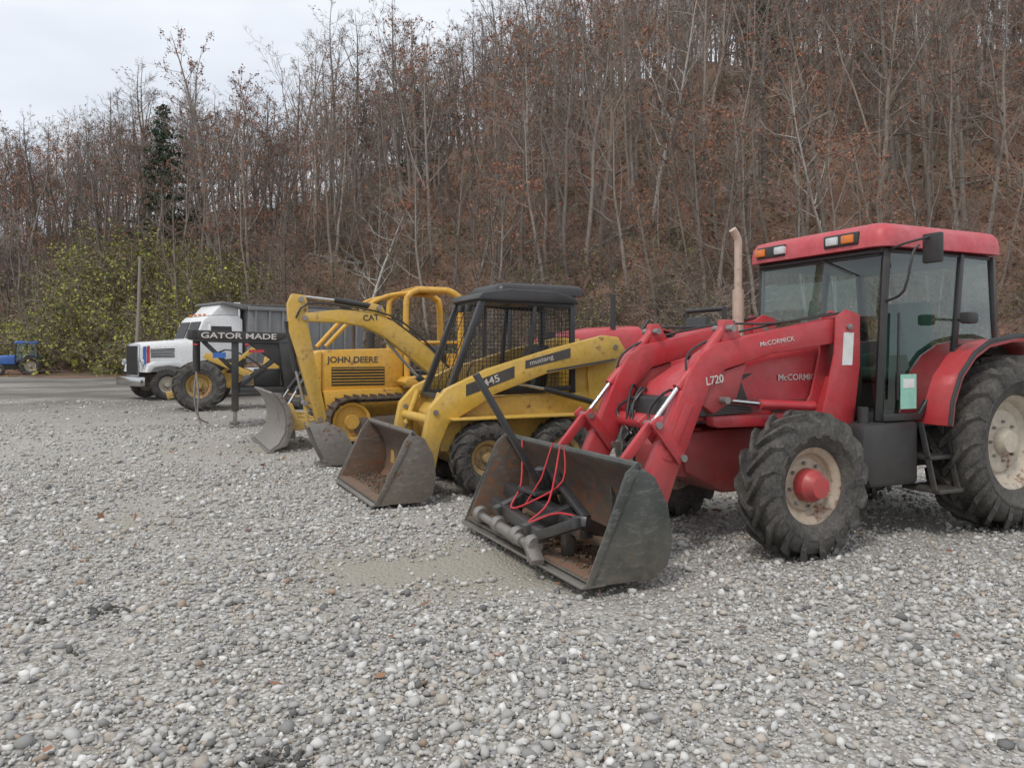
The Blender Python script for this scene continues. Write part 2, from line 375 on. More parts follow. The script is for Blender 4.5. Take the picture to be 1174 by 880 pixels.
GM=gravelmat(); FM=forestfloor()
def groundz(X,Y):
    return np.where(Y<22,gh(X,Y),0)*np.clip((22-Y)/6,0,1)
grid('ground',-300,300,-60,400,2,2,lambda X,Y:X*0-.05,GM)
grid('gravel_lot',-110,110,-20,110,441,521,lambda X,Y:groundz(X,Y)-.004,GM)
grid('hillside_terrain',-200,120,20,220,321,201,lambda X,Y:np.where(hill(X,Y)>.03,hill(X,Y),-.4),FM)

# ------------------------------------------------------------------ loose stones
def stones():
    bm=bmesh.new(); bmesh.ops.create_icosphere(bm,subdivisions=1,radius=1)
    iv=np.array([x.co[:] for x in bm.verts]); jf=np.array([[a.index for a in q.verts] for q in bm.faces]); bm.free()
    P=[]
    for y0,y1,dens,sz in ((1.2,4.2,2500,.84),(4.2,7,1600,.9),(7,11,640,1.02),(11,17,150,1.3),(17,26,22,1.6)):
        hw=.72*y1+1.3; n=int((y1-y0)*2*hw*dens); x=rng.uniform(-hw,hw,n); y=rng.uniform(y0,y1,n)
        k=np.abs(x)<.72*y+1.2; x=x[k];y=y[k]
        k=rng.random(len(x))>patchf(x,y)*.97; x=x[k];y=y[k]
        cl=np.sin(x*1.9+y*.6)+np.sin(y*2.3-x*1.1)+np.sin(x*4.1+2)*.6+np.sin(y*6.1+x*3.3)*.5
        k=rng.random(len(x))<np.clip(.72+.2*cl,.25,1); x=x[k];y=y[k]
        r=np.clip(rng.lognormal(math.log(.0112),.55,len(x)),.004,.036)*sz
        P.append(np.stack([x,y,r],-1))
    P=np.concatenate(P); N=len(P); x,y,r=P.T
    s=rng.uniform(.55,1.4,(N,3)); s[:,2]*=.68
    a=rng.uniform(0,2*np.pi,N); tl=rng.normal(0,.5,N)
    v=iv[None]*(1+rng.uniform(-.36,.32,(N,12,1)))*s[:,None,:]*r[:,None,None]
    ct,st=np.cos(tl)[:,None],np.sin(tl)[:,None]; X=v[...,0].copy();Z=v[...,2].copy(); v[...,0]=X*ct+Z*st; v[...,2]=-X*st+Z*ct
    c_,s_=np.cos(a)[:,None],np.sin(a)[:,None]; X=v[...,0].copy();Y=v[...,1].copy(); v[...,0]=X*c_-Y*s_; v[...,1]=X*s_+Y*c_
    v[...,0]+=x[:,None]; v[...,1]+=y[:,None]; v[...,2]+=(groundz(x,y)+r*rng.uniform(-.1,.5,N))[:,None]
    F=(jf[None]+12*np.arange(N)[:,None,None]).reshape(-1,3)
    pal=np.array([(.18,.178,.175),(.32,.315,.305),(.42,.41,.39),(.50,.485,.46),(.46,.415,.355),(.58,.57,.54),(.71,.70,.67),(.38,.29,.22),(.50,.44,.38)])
    pi=rng.choice(len(pal),N,p=[.025,.12,.21,.24,.11,.17,.075,.015,.035]); c=pal[pi]*rng.uniform(.84,1.1,(N,1))
    for cx,cy,rr in ((-2.55,4.72,.09),(-2.35,4.05,.05),(-.93,2.96,.09),(-2.85,4.55,.05)):
        k=(np.hypot((x-cx)/1.6,y-cy)<rr*rng.uniform(.5,1.4,N)); c[k]=c[k]*.22
    c=np.concatenate([c,np.ones((N,1))],1); c=np.repeat(c,12,0)
    t=NT('stone'); at=t.n('ShaderNodeAttribute',attribute_name='col').outputs['Color']; tc=t.n('ShaderNodeTexCoord').outputs['Object']
    n=t.noise(tc,220,2,.7); t.l(t.mix(t.ramp(n,[(.3,0),(.75,.6)]),at,t.mix(1.,at,(.66,.63,.59),'MULTIPLY')),t.b.inputs['Base Color']); t.b.inputs['Roughness'].default_value=.88
    npmesh('gravel_stones',v.reshape(-1,3),F,t.m,False,None,c)
stones()

# ------------------------------------------------------------------ vegetation
class TM:
    def __init__(s): s.v=[];s.f=[];s.m=[]
    def tube(s,pts,rads,n,mi=0):
        b=len(s.v); u=None; m=len(pts)
        for i,p in enumerate(pts):
            t=(pts[min(i+1,m-1)]-pts[max(i-1,0)]).normalized()
            if u is None: u=t.orthogonal().normalized()
            u=(u-t*u.dot(t)).normalized(); w_=t.cross(u)
            for k in range(n):
                a=2*math.pi*k/n; s.v.append(p+(u*math.cos(a)+w_*math.sin(a))*rads[i])
        for i in range(m-1):
            for k in range(n):
                k2=(k+1)%n; a,b1,c,d=b+i*n+k,b+i*n+k2,b+(i+1)*n+k2,b+(i+1)*n+k
                s.f+=[(a,b1,c),(a,c,d)]; s.m+=[mi,mi]
    def sliver(s,p,d,L,w_,mi=2):
        q=d.orthogonal().normalized()*w_; b=len(s.v); s.v+= [p-q,p+q,p+d*L]; s.f.append((b,b+1,b+2)); s.m.append(mi)
    def leaf(s,p,sz,mi=1):
        a=Vector([random.gauss(0,1) for _ in range(3)]).normalized()*sz; c=a.orthogonal().normalized()*sz*.62
        c=Matrix.Rotation(random.uniform(0,6.28),3,a.normalized())@c
        b=len(s.v); s.v+=[p-a*.5,p-c*.5,p+a*.5,p+c*.5]; s.f+=[(b,b+1,b+2),(b,b+2,b+3)]; s.m+=[mi,mi]
    def arr(s): return np.array([tuple(p) for p in s.v]),np.array(s.f),np.array(s.m)
def rdir(d,ang):
    o=d.orthogonal().normalized(); o=Matrix.Rotation(random.uniform(0,6.283),3,d)@o
    return (d*math.cos(ang)+o*math.sin(ang)).normalized()
UP=Vector((0,0,1))
def curve_pts(p,d,L,n,up=.12,wob=.12):
    pts=[p.copy()]
    for i in range(n):
        d=(d+UP*up+Vector([random.gauss(0,wob) for _ in range(3)])).normalized(); p=p+d*(L/n); pts.append(p.copy())
    return pts,d
def twigs(T,bp,br,L,n2,n3,leaf,lsz):
    m=len(bp)-1
    for m_ in range(n2):
        f=random.uniform(.2,1)*m; j=min(int(f),m-1); q2=bp[j].lerp(bp[j+1],f-j)
        d2=rdir((bp[j+1]-bp[j]).normalized(),random.uniform(.4,1.0)); L2=L*random.uniform(.22,.5)*(1.15-f/(m+1))
        sp,_=curve_pts(q2,d2,L2,2,.12,.18); r2=max(br[j]*.5,.009); T.tube(sp,[r2,r2*.75,r2*.45],3)
        for o in range(n3):
            f3=random.uniform(.15,1)*2; j3=min(int(f3),1); q3=sp[j3].lerp(sp[j3+1],f3-j3)
            d3=rdir((sp[j3+1]-sp[j3]).normalized(),random.uniform(.3,.95)); L3=L2*random.uniform(.3,.65)+.15
            T.sliver(q3,d3,L3,.013)
            T.sliver(q3+d3*L3*random.uniform(.2,.7),rdir(d3,random.uniform(.3,.9)),L3*.65,.011)
            if leaf and random.random()<leaf:
                for _ in range(random.randint(1,4)): T.leaf(q3+d3*L3*random.uniform(.4,1)+Vector([random.gauss(0,.1) for _ in range(3)]),lsz*random.uniform(.6,1.3))
def bare_tree(seed,H,r0,leaf=0,first=.35,spread=.3,lsz=.19,lean=0,fine=1.,wob=.07):
    random.seed(seed); T=TM(); n=9; p=Vector((0,0,-.6)); d=Vector((lean,random.gauss(0,.05),1)).normalized(); tr=[p.copy()]
    for i in range(n):
        d=(d+Vector((random.gauss(0,wob),random.gauss(0,wob),.08))).normalized(); p=p+d*(H/n); tr.append(p.copy())
    rad=[r0*(1-i/n)**.85+.014 for i in range(n+1)]; rad[0]*=1.25
    T.tube(tr,rad,5)
    az0=random.uniform(0,6)
    for k in range(random.choice([1,2,2])):
        i=random.randint(3,6); a=random.uniform(0,6.28); e=random.uniform(.95,1.25); bd=Vector((math.cos(a)*math.cos(e),math.sin(a)*math.cos(e),math.sin(e)))
        L=H*(1-i/n)*random.uniform(.65,.95); bp,_=curve_pts(tr[i],bd,L,6,.05,.11); br=[rad[i]*.62*(1-j/6.6)+.006 for j in range(7)]; T.tube(bp,br,4)
        for q in range(int(6*fine)):
            f=random.uniform(.25,1)*6; j=min(int(f),5); s0=bp[j].lerp(bp[j+1],f-j); L2=L*random.uniform(.2,.42); b2,_=curve_pts(s0,rdir((bp[j+1]-bp[j]).normalized(),random.uniform(.5,1.0)),L2,3,.1,.15); r2=[max(br[j]*.45*(1-m/3.4),.010) for m in range(4)]; T.tube(b2,r2,3)
            twigs(T,b2,r2,L2,4,3,leaf,lsz)
    nb=int(20*fine)
    for k in range(nb):
        t=first+(1-first)*(k/nb)**.85*.98; fi=t*n; i=min(int(fi),n-1); q=tr[i].lerp(tr[i+1],fi-i); rr=rad[i]*(1-(fi-i))+rad[i+1]*(fi-i)
        az_=az0+k*2.4+random.uniform(-.5,.5); e=random.uniform(.15,1.0)
        bd=Vector((math.cos(az_)*math.cos(e),math.sin(az_)*math.cos(e),math.sin(e)))
        L=H*spread*(1.05-t)**.5*random.uniform(.55,1.25)+.5
        bp,ed=curve_pts(q,bd,L,4,.14,.18); br=[max(rr*.5*(1-j/4.3),.011) for j in range(5)]
        T.tube(bp,br,3); twigs(T,bp,br,L,int(5*fine),3,leaf,lsz)
    return T.arr()
def shrub(seed,H,nleaf,stems=20,lsz=.09,W=1.):
    random.seed(seed); T=TM()
    for k in range(stems):
        a=random.uniform(0,6.283); rr=random.uniform(0,.7)*W; p=Vector((math.cos(a)*rr,math.sin(a)*rr,-.2)); e=random.uniform(.6,1.5)
        d=Vector((math.cos(a)*math.cos(e),math.sin(a)*math.cos(e),math.sin(e))); L=H*random.uniform(.5,1.15)
        sp,_=curve_pts(p,d,L,4,-.06,.24); T.tube(sp,[.016,.013,.010,.008,.005],3)
        for o in range(9):
            f=random.uniform(.2,1)*4; j=min(int(f),3); q=sp[j].lerp(sp[j+1],f-j); d2=rdir((sp[j+1]-sp[j]).normalized(),random.uniform(.4,1.2)); L2=L*random.uniform(.12,.36)
            T.sliver(q,d2,L2,.010); T.sliver(q+d2*L2*.4,rdir(d2,.7),L2*.6,.008)
            for _ in range(nleaf):
                T.leaf(q+d2*L2*random.uniform(.2,1.1)+Vector([random.gauss(0,.06) for _ in range(3)]),lsz*random.uniform(.6,1.3))
    return T.arr()
def evergreen(seed,H,W):
    random.seed(seed); T=TM(); T.tube([Vector((0,0,-.5)),Vector((.05,0,H*.5)),Vector((0,0,H))],[.2,.12,.02],7)
    for k in range(120):
        t=.08+.9*k/120; z=H*t; a=k*2.4+random.uniform(-.4,.4); L=W*(1-t)**.8*random.uniform(.35,1.25)+.25
        d=Vector((math.cos(a),math.sin(a),.12)); bp,_=curve_pts(Vector((0,0,z)),d.normalized(),L,4,-.03,.1); T.tube(bp,[.03,.022,.016,.01,.006],3)
        for _ in range(int(28*L)+10):
            f=random.uniform(.15,1)*4; j=min(int(f),3); q=bp[j].lerp(bp[j+1],f-j)+Vector([random.gauss(0,.16*min(L,1.4)),random.gauss(0,.16*min(L,1.4)),random.gauss(-.05,.10)])
            T.leaf(q,random.uniform(.12,.3))
    return T.arr()
def merged(name,variants,places,mats):
    Vs=[];Fs=[];Ms=[];Cs=[];off=0
    for vi,x,y,z,s,rz,tl,sh in places:
        v,f,m=variants[vi]; M=np.array(Matrix.Rotation(rz,3,'Z')@Matrix.Rotation(tl,3,'X')); q=(v*(s,s,s*random.uniform(.9,1.15)))@M.T+(x,y,z)
        Vs.append(q.astype(np.float32)); Fs.append((f+off).astype(np.int32)); Ms.append(m.astype(np.int8)); c=np.ones((len(v),4),np.float32); c[:,:3]=sh; Cs.append(c); off+=len(v)
    return npmesh(name,np.concatenate(Vs),np.concatenate(Fs),mats,False,None,np.concatenate(Cs),np.concatenate(Ms))
TV=[bare_tree(20+i,h,r,l,f,sp) for i,(h,r,l,f,sp) in enumerate([(15,.16,0,.42,.24),(17,.18,.08,.45,.22),(13,.12,0,.35,.27),(15,.15,.3,.38,.26),(14,.14,.6,.28,.28),(17,.19,.04,.42,.24),(12,.11,.65,.22,.3),(10,.075,0,.25,.28),(11,.085,.15,.22,.3)])]
pts=[]; random.seed(5); cell={}; tries=0
while len(pts)<1120 and tries<60000:
    tries+=1
    x=random.uniform(-95,66); yt=float(np.interp(x,TX,TY)); dd=random.random()*92; y=yt+2+dd
    if abs(x)>.72*y+3: continue
    if x<-26 and dd>50: continue
    if -7<x<11 and 3<dd<18 and random.random()<.7: continue
    g=2.3 if dd<35 else 2.7
    k=(int(x//g),int(y//g))
    if k in cell: continue
    cell[k]=1
    i=random.choices(range(9),[3,3,3,2.6,2.2,3,1.8,3.5,4])[0]
    sh=random.uniform(.5,1.15); tint=random.uniform(-.03,.07)
    pts.append((i,x,y,float(hill(x,y)),random.uniform(.7,1.12)*(1 if dd>8 else .75),random.uniform(0,6.28),random.uniform(-.1,.1),(sh*(1+tint),sh,sh*(1-tint))))
merged('hillside_forest',TV,pts,[BARK,LRUST,TWIG])
SO=[shrub(1,2.2,1),shrub(3,1.8,2),shrub(6,2.6,3,18,.1)]; SR=[shrub(2,2.8,1,18),shrub(4,3.2,0,18),shrub(5,2.4,0,22)]
po=[];pr=[]
for k in range(1350):
    x=random.uniform(-80,50); yt=float(np.interp(x,TX,TY)); d=random.choice([random.uniform(-.5,5),random.uniform(-.5,14),random.uniform(2,55)]); y=yt+d
    if abs(x)>.74*y+4: continue
    sh=random.uniform(.5,1.1); e=(random.randint(0,2),x,y,float(hill(x,y)),random.uniform(.6,1.4),random.uniform(0,6.28),random.uniform(-.15,.15),(sh,sh,sh))
    (po if random.random()<(.6 if d<8 else .35) else pr).append(e)
merged('undergrowth',SO,po,[BARK,LOLIVE,TWIG]); merged('brown_undergrowth',SR,pr,[BARK,LRUST,TWIG])
YS=[shrub(40,3.4,4,20,.15,1.6),shrub(41,3.0,5,20,.14,1.5)]; py_=[]; pg=[]
for k in range(135):
    u=random.choice([random.uniform(-.66,-.44),random.uniform(-.56,-.45),random.uniform(-.44,-.34)]); y=random.uniform(54,66); x=u*y; y=float(np.interp(x,TX,TY))+random.uniform(-1,9)
    (py_ if random.random()<.6 else pg).append((random.randint(0,1),x,y,float(hill(x,y)),random.uniform(.7,1.5)*(1.3 if -.56<u<-.48 else 1),random.uniform(0,6.28),random.uniform(-.1,.1),(1,1,1)))
merged('yellow_green_bushes',YS,py_,[BARK,LYEL,TWIG]); merged('green_bushes',YS,pg,[BARK,LOLIVE,TWIG])
EV=evergreen(3,13,3.2); EV2=evergreen(8,12,2.3)
for px,y,s,me in ((187,67,1.2,EV),(885,72,1.1,EV2),(868,76,.9,EV),(478,80,.9,EV2),(1015,80,.8,EV2)):
    x=(px-587)/870*y; merged('evergreen_tree',[me],[(0,x,y,float(hill(x,y))-.3,s,px,0,(1,1,1))],[BARK,LEVER,TWIG])
random.seed(11)
for px,y,H,r,lf,bk_,ln in ((412,46,12,.13,0,BARKP,0),(240,66,23,.28,.75,BARK,0),(672,46,15,.15,0,BARK,.05),(820,41,14,.13,.1,BARK,-.1),(748,52,16,.16,0,BARKP,.06),(1130,40,13,.13,0,BARK,.15),(30,70,17,.2,.5,BARK,0),(545,52,14,.12,.5,BARK,.22),(960,41,12,.1,0,BARKP,-.2),(600,56,17,.17,.3,BARKP,.02),(1060,50,16,.16,0,BARKP,.03),(700,60,18,.18,.6,BARK,-.03),(470,62,18,.2,.6,BARK,.03)):
    x=(px-587)/870*y; merged('bare_tree',[bare_tree(px,H,r,lf,.3,.28,.2,ln)],[(0,x,y,float(hill(x,y)),1,0,0,(1,1,1))],[bk_,LRUST,TWIG])
fl=root('fallen_trunks')
for k in range(18):
    u=random.uniform(-.55,.62); y=random.uniform(42,70); x=u*y
    if y<float(np.interp(x,TX,TY))+4: y=float(np.interp(x,TX,TY))+random.uniform(4,20)
    a=random.uniform(-.6,.6)+ (3.14 if random.random()<.5 else 0); L=random.uniform(4,9)
    q=[Vector((x+math.cos(a)*L*t,y+math.sin(a)*L*t*.5,0)) for t in (0,.5,1)]
    for p in q: p.z=float(hill(p.x,p.y))+.25+random.uniform(0,.5)
    tube(fl,'trunk',q,[.12,.09,.05],BARKS,6)
def cards(name,N,x,y,z,smin,smax,flat,mat):
    c=np.stack([x,y,z],-1); a=rng.normal(0,1,(N,3)); b=rng.normal(0,1,(N,3)); a[:,2]*=flat; b[:,2]*=flat
    a/=np.linalg.norm(a,axis=1)[:,None]; a*=rng.uniform(smin,smax,(N,1)); b=b-a*(np.sum(a*b,1)/np.sum(a*a,1))[:,None]; b/=np.linalg.norm(b,axis=1)[:,None]; b*=rng.uniform(smin,smax,(N,1))*.7
    v=np.stack([c-a,c-b,c+a,c+b],1).reshape(-1,3); npmesh(name,v,np.arange(4*N).reshape(-1,4),mat)
N=70000; x=rng.uniform(-85,55,N); yt=np.interp(x,TX,TY); y=yt+rng.uniform(-.5,46,N); k=np.abs(x)<.75*y+5; x=x[k];y=y[k]
cards('leaf_litter',len(x),x,y,hill(x,y)+rng.uniform(.03,.2,len(x)),.07,.16,1.,LIT)
N=120; x=rng.uniform(-6,6,N); y=rng.uniform(3,14,N); cards('fallen_leaves',N,x,y,np.full(N,.035),.02,.045,.25,LIT)

# ------------------------------------------------------------------ RED TRACTOR with loader
T=root('tractor',(4.14,7.77,0),205)
wheel(T,'rear_wheel_near',-.05,.80,.79,.80,.50,.43,CREAM2,1,19,.06,hubr=.13,bolts=8)
wheel(T,'rear_wheel_far',-.05,-.80,.79,.80,.50,.43,CREAM2,-1,19,.06)
wheel(T,'front_wheel_near',2.44,.85,.575,.58,.34,.30,CREAM,1,16,.052,REDW,.13,bolts=8,spin=8)
wheel(T,'front_wheel_far',2.44,-.85,.575,.58,.34,.30,CREAM,-1,16,.052,REDW,.12)
lathe(T,'front_hub_red',[(0,.25),(.085,.245),(.10,.2),(.125,.17),(.13,.1),(.13,0)],(2.44,.79,.575),RED,28)
tube(T,'front_axle',[(2.44,-.75,.55),(2.44,-.3,.58),(2.44,.3,.58),(2.44,.75,.55)],[.09,.12,.12,.09],REDW,14)
tube(T,'rear_axle',[(-.05,-.7,.79),(-.05,.7,.79)],.13,REDW,14)
prism(T,'engine_block',[(1.3,.62),(2.1,.55),(2.2,.42),(2.7,.42),(3.1,.62),(3.15,.95),(1.3,1.0)],-.24,.24,REDW,.03)
prism(T,'transmission',[(-.45,.5),(1.35,.5),(1.35,1.0),(-.45,1.05)],-.26,.26,BLKP,.03)
def hood(P,name,secs,mat):
    bm=bmesh.new(); rings=[]
    for x,zb,zt,hw in secs:
        q=[(hw,zb),(hw*1.02,zb+(zt-zb)*.6),(hw*.98,zt-(zt-zb)*.2),(hw*.90,zt-(zt-zb)*.09),(hw*.66,zt-.012),(0,zt+.012)]
        q=q+[(-a,b) for a,b in q[:-1][::-1]]
        rings.append([bm.verts.new((x,a,b)) for a,b in q])
    for a,b in zip(rings,rings[1:]):
        for i in range(len(a)): bm.faces.new((a[i],a[(i+1)%len(a)],b[(i+1)%len(a)],b[i]))
    bm.faces.new(rings[0]); bm.faces.new(rings[-1][::-1])
    return frombm(bm,name,mat,P,0,True,50)
hood(T,'hood',[(1.36,1.02,1.74,.37),(1.8,1.02,1.72,.37),(2.4,1.05,1.64,.355),(2.85,1.06,1.52,.335),(3.1,1.04,1.38,.31),(3.22,1.0,1.2,.28)],RED)
prism(T,'hood_side_grille',[(2.35,1.10),(3.08,1.08),(3.02,1.36),(2.5,1.44)],-.352,.352,BLKP,.008)
for s in (1,-1):
    prism(T,'headlight',[(2.72,1.22),(3.04,1.19),(3.0,1.33),(2.74,1.38)],s*.35,s*.362,LENS,.004)
    bm=bmesh.new()
    for i in range(9):
        z=1.11+i*.013
        sweep(bm,[(2.4,s*.357,z),(3.05,s*.357,z-.01)],.003,4)
    frombm(bm,'grille_bars',STEEL,T)
prism(T,'nose_grille',[(3.2,.72),(3.27,.75),(3.26,1.22),(3.2,1.25)],-.26,.26,BLKP,.01)
prism(T,'front_support',[(2.9,.55),(3.3,.6),(3.32,.85),(3.2,.98),(2.9,.98)],-.2,.2,REDW,.02)
text(T,'hood_lettering','McCORMICK',.075,(2.24,.379,1.37),WTXT,sx=1.15,bold=.1)
box(T,'hood_black_band',1.38,2.3,-.385,.385,1.08,1.2,BLKP,.01)
tube(T,'exhaust_stack',smoothpath([(1.92,-.47,1.55),(1.92,-.47,2.2),(1.92,-.47,2.62),(1.93,-.47,2.72),(1.99,-.47,2.80)],3),.038,STACK,14)
tube(T,'exhaust_shield',[(1.92,-.47,1.72),(1.92,-.47,2.22)],.055,STACK,14)
def quad(P,name,pts,mat,th=.006):
    pts=[Vector(p) for p in pts]; nrm=(pts[1]-pts[0]).cross(pts[2]-pts[0]).normalized()*th
    bm=bmesh.new(); a=[bm.verts.new(p) for p in pts]; n=len(a)
    if mat is GLS: bm.faces.new(a)
    else:
        b=[bm.verts.new(p+nrm) for p in pts]; bm.faces.new(a[::-1]); bm.faces.new(b)
        for i in range(n): bm.faces.new((a[i],a[(i+1)%n],b[(i+1)%n],b[i]))
    return frombm(bm,name,mat,P,0,False)
def roof(P,name,x0,x1,hw,z0,z1,mat):
    bm=bmesh.new(); rings=[]
    for f,z in ((0.0,z0),(.0,z0+(z1-z0)*.3),(.012,z0+(z1-z0)*.62),(.05,z0+(z1-z0)*.86),(.13,z1-.008),(.3,z1+.01)):
        d=f*1.0; r_=.13-min(f,.1)*.5; ring=[]
        xa,xb,ya=x0+d,x1-d,hw-d
        for cx,cy,a0 in ((xb-r_,ya-r_,0),(xa+r_,ya-r_,90),(xa+r_,-ya+r_,180),(xb-r_,-ya+r_,270)):
            for k in range(5):
                a=R(a0+k*22.5); ring.append(bm.verts.new((cx+r_*math.cos(a),cy+r_*math.sin(a),z)))
        rings.append(ring)
    for a,b in zip(rings,rings[1:]):
        for i in range(len(a)): bm.faces.new((a[i],a[(i+1)%len(a)],b[(i+1)%len(a)],b[i]))
    bm.faces.new(rings[0][::-1]); bm.faces.new(rings[-1]); return frombm(bm,name,mat,P,0,True,40)
roof(T,'cab_roof',-.14,1.50,.82,2.515,2.74,RED2)
roof(T,'roof_underside',-.08,1.44,.77,2.47,2.525,BLKP)
box(T,'headliner',-.05,1.40,-.70,.70,2.44,2.468,BLKP,.01)
for s in (1,-1):
    bar(T,'front_pillar',(1.42,s*.70,1.02),(1.36,s*.74,2.5),.055,.06,BLK)
    bar(T,'middle_pillar',(.52,s*.76,1.62),(.42,s*.76,2.5),.05,.05,BLK)
    bar(T,'rear_pillar',(-.12,s*.72,1.65),(-.05,s*.74,2.5),.05,.07,BLK)
    bar(T,'door_sill_diag',(.98,s*.76,1.05),(.50,s*.77,1.64),.045,.05,BLK)
    bar(T,'door_sill',(1.42,s*.74,1.05),(.96,s*.76,1.05),.05,.06,BLK)
    bar(T,'window_rail',(.52,s*.76,1.66),(-.12,s*.74,1.68),.04,.05,BLK)
    quad(T,'door_glass',[(1.39,s*.735,1.08),(1.0,s*.76,1.08),(.53,s*.765,1.66),(.44,s*.765,2.48),(1.34,s*.745,2.48)],GLS)
    quad(T,'quarter_glass',[(.50,s*.762,1.7),(-.10,s*.735,1.7),(-.04,s*.742,2.48),(.41,s*.762,2.48)],GLS)
    arc=[(.93,.98),(.90,1.18),(.80,1.40),(.62,1.58),(.42,1.68),(.1,1.73),(-.3,1.74),(-.62,1.68),(-.82,1.52)]
    prism(T,'rear_fender',strip(arc,.03),s*.50,s*1.03,RED,.008)
    prism(T,'fender_lip',strip([(x*1.012,z+.004) for x,z in arc],-.045),s*1.032,s*1.05,BLKP,.006)
    prism(T,'fender_inner',arc+[(-.82,1.0),(.4,1.0)],s*.49,s*.515,BLKP,.006)
bar(T,'windscreen_top',(1.38,-.74,2.49),(1.38,.74,2.49),.05,.05,BLK)
quad(T,'windscreen',[(1.45,-.68,1.72),(1.45,.68,1.72),(1.385,.715,2.47),(1.385,-.715,2.47)],GLS)
for s in (1,-1): quad(T,'lower_windscreen',[(1.44,s*.40,1.1),(1.44,s*.69,1.1),(1.44,s*.69,1.7),(1.44,s*.40,1.7)],GLS)
quad(T,'rear_glass',[(-.12,-.68,1.6),(-.12,.68,1.6),(-.06,.70,2.46),(-.06,-.70,2.46)],GLS)
tube(T,'wiper',[(1.43,.1,2.46),(1.45,.45,2.3)],.008,BLK,6)
box(T,'firewall',1.30,1.40,-.45,.45,1.0,1.70,BLKP,.02)
box(T,'cab_floor',-.1,1.42,-.70,.70,.94,1.06,BLKP,.02)
box(T,'dash',1.12,1.32,-.26,.26,1.3,1.74,BLKP,.04)
tube(T,'steering_column',[(1.2,0,1.35),(1.0,0,1.78)],.03,BLKP)
sw=lathe(T,'steering_wheel',[(.17,-.015),(.185,0),(.17,.015),(.16,0),(.17,-.015)],(.99,0,1.82),BLKP,24,axis='Z'); sw.rotation_euler=(R(90),R(-25),0)
prism(T,'seat',[(.2,1.3),(.72,1.34),(.74,1.46),(.36,1.46),(.28,1.6),(.22,2.1),(.08,2.12),(.1,1.5)],-.25,.25,SEATG,.04)
box(T,'seat_base',.2,.6,-.2,.2,1.05,1.32,BLKP,.02)
prism(T,'side_console',[(.0,1.05),(.8,1.05),(.75,1.5),(.1,1.62)],-.68,-.38,SEATG,.04)
prism(T,'rear_parcel',[(-.12,1.0),(.1,1.0),(.1,1.55),(-.12,1.6)],-.68,.68,BLKP,.03)
box(T,'green_notice',1.03,1.23,.772,.776,1.12,1.42,PAPER,0); box(T,'notice_white',1.06,1.20,.777,.779,1.3,1.38,PAPW,0)
for y0,m in ((.47,ORANGE),(.30,LENS),(-.34,LENS),(-.60,ORANGE)):
    box(T,'roof_light',1.49,1.535,y0-.065,y0+.065,2.57,2.645,m,.012)
for y0 in (.385,-.47): box(T,'roof_light_housing',1.47,1.515,y0-.19,y0+.19,2.55,2.665,BLK,.015)
tube(T,'mirror_arm',smoothpath([(1.38,.76,2.05),(1.45,.98,2.12),(1.4,1.02,2.42),(1.3,1.0,2.5)],3),.011,BLK,8)
box(T,'mirror',1.12,1.17,.93,1.10,2.36,2.61,BLKP,.035)
tube(T,'mirror_arm_top',smoothpath([(1.36,.76,2.48),(1.36,.9,2.52),(1.16,1.0,2.58)],3),.011,BLK,8)
bar(T,'door_handle_rail',(1.30,.80,1.2),(1.28,.80,1.95),.02,.02,BLK)
tube(T,'work_light_arm',[(.45,.78,1.9),(.6,.95,1.92)],.012,BLK,8); box(T,'work_light',.55,.68,.92,1.02,1.86,1.96,BLKP,.02)
prism(T,'fuel_tank',[(1.02,.46),(1.60,.46),(1.72,.62),(1.70,1.0),(1.02,1.02)],.42,.80,BLKP,.05)
tube(T,'tank_filler',[(1.55,.66,.98),(1.55,.66,1.14)],.045,BLKP,14)
prism(T,'battery_box',[(1.0,.5),(1.6,.5),(1.65,1.0),(1.0,1.0)],-.78,-.42,BLKP,.05)
for z in (.40,.68): box(T,'step',.70,1.02,.62,.99-(z-.4)*.3,z,z+.035,BLK,.008)
for x in (.71,1.01): bar(T,'step_side',(x,.94,.40),(x,.80,1.0),.02,.05,BLK)
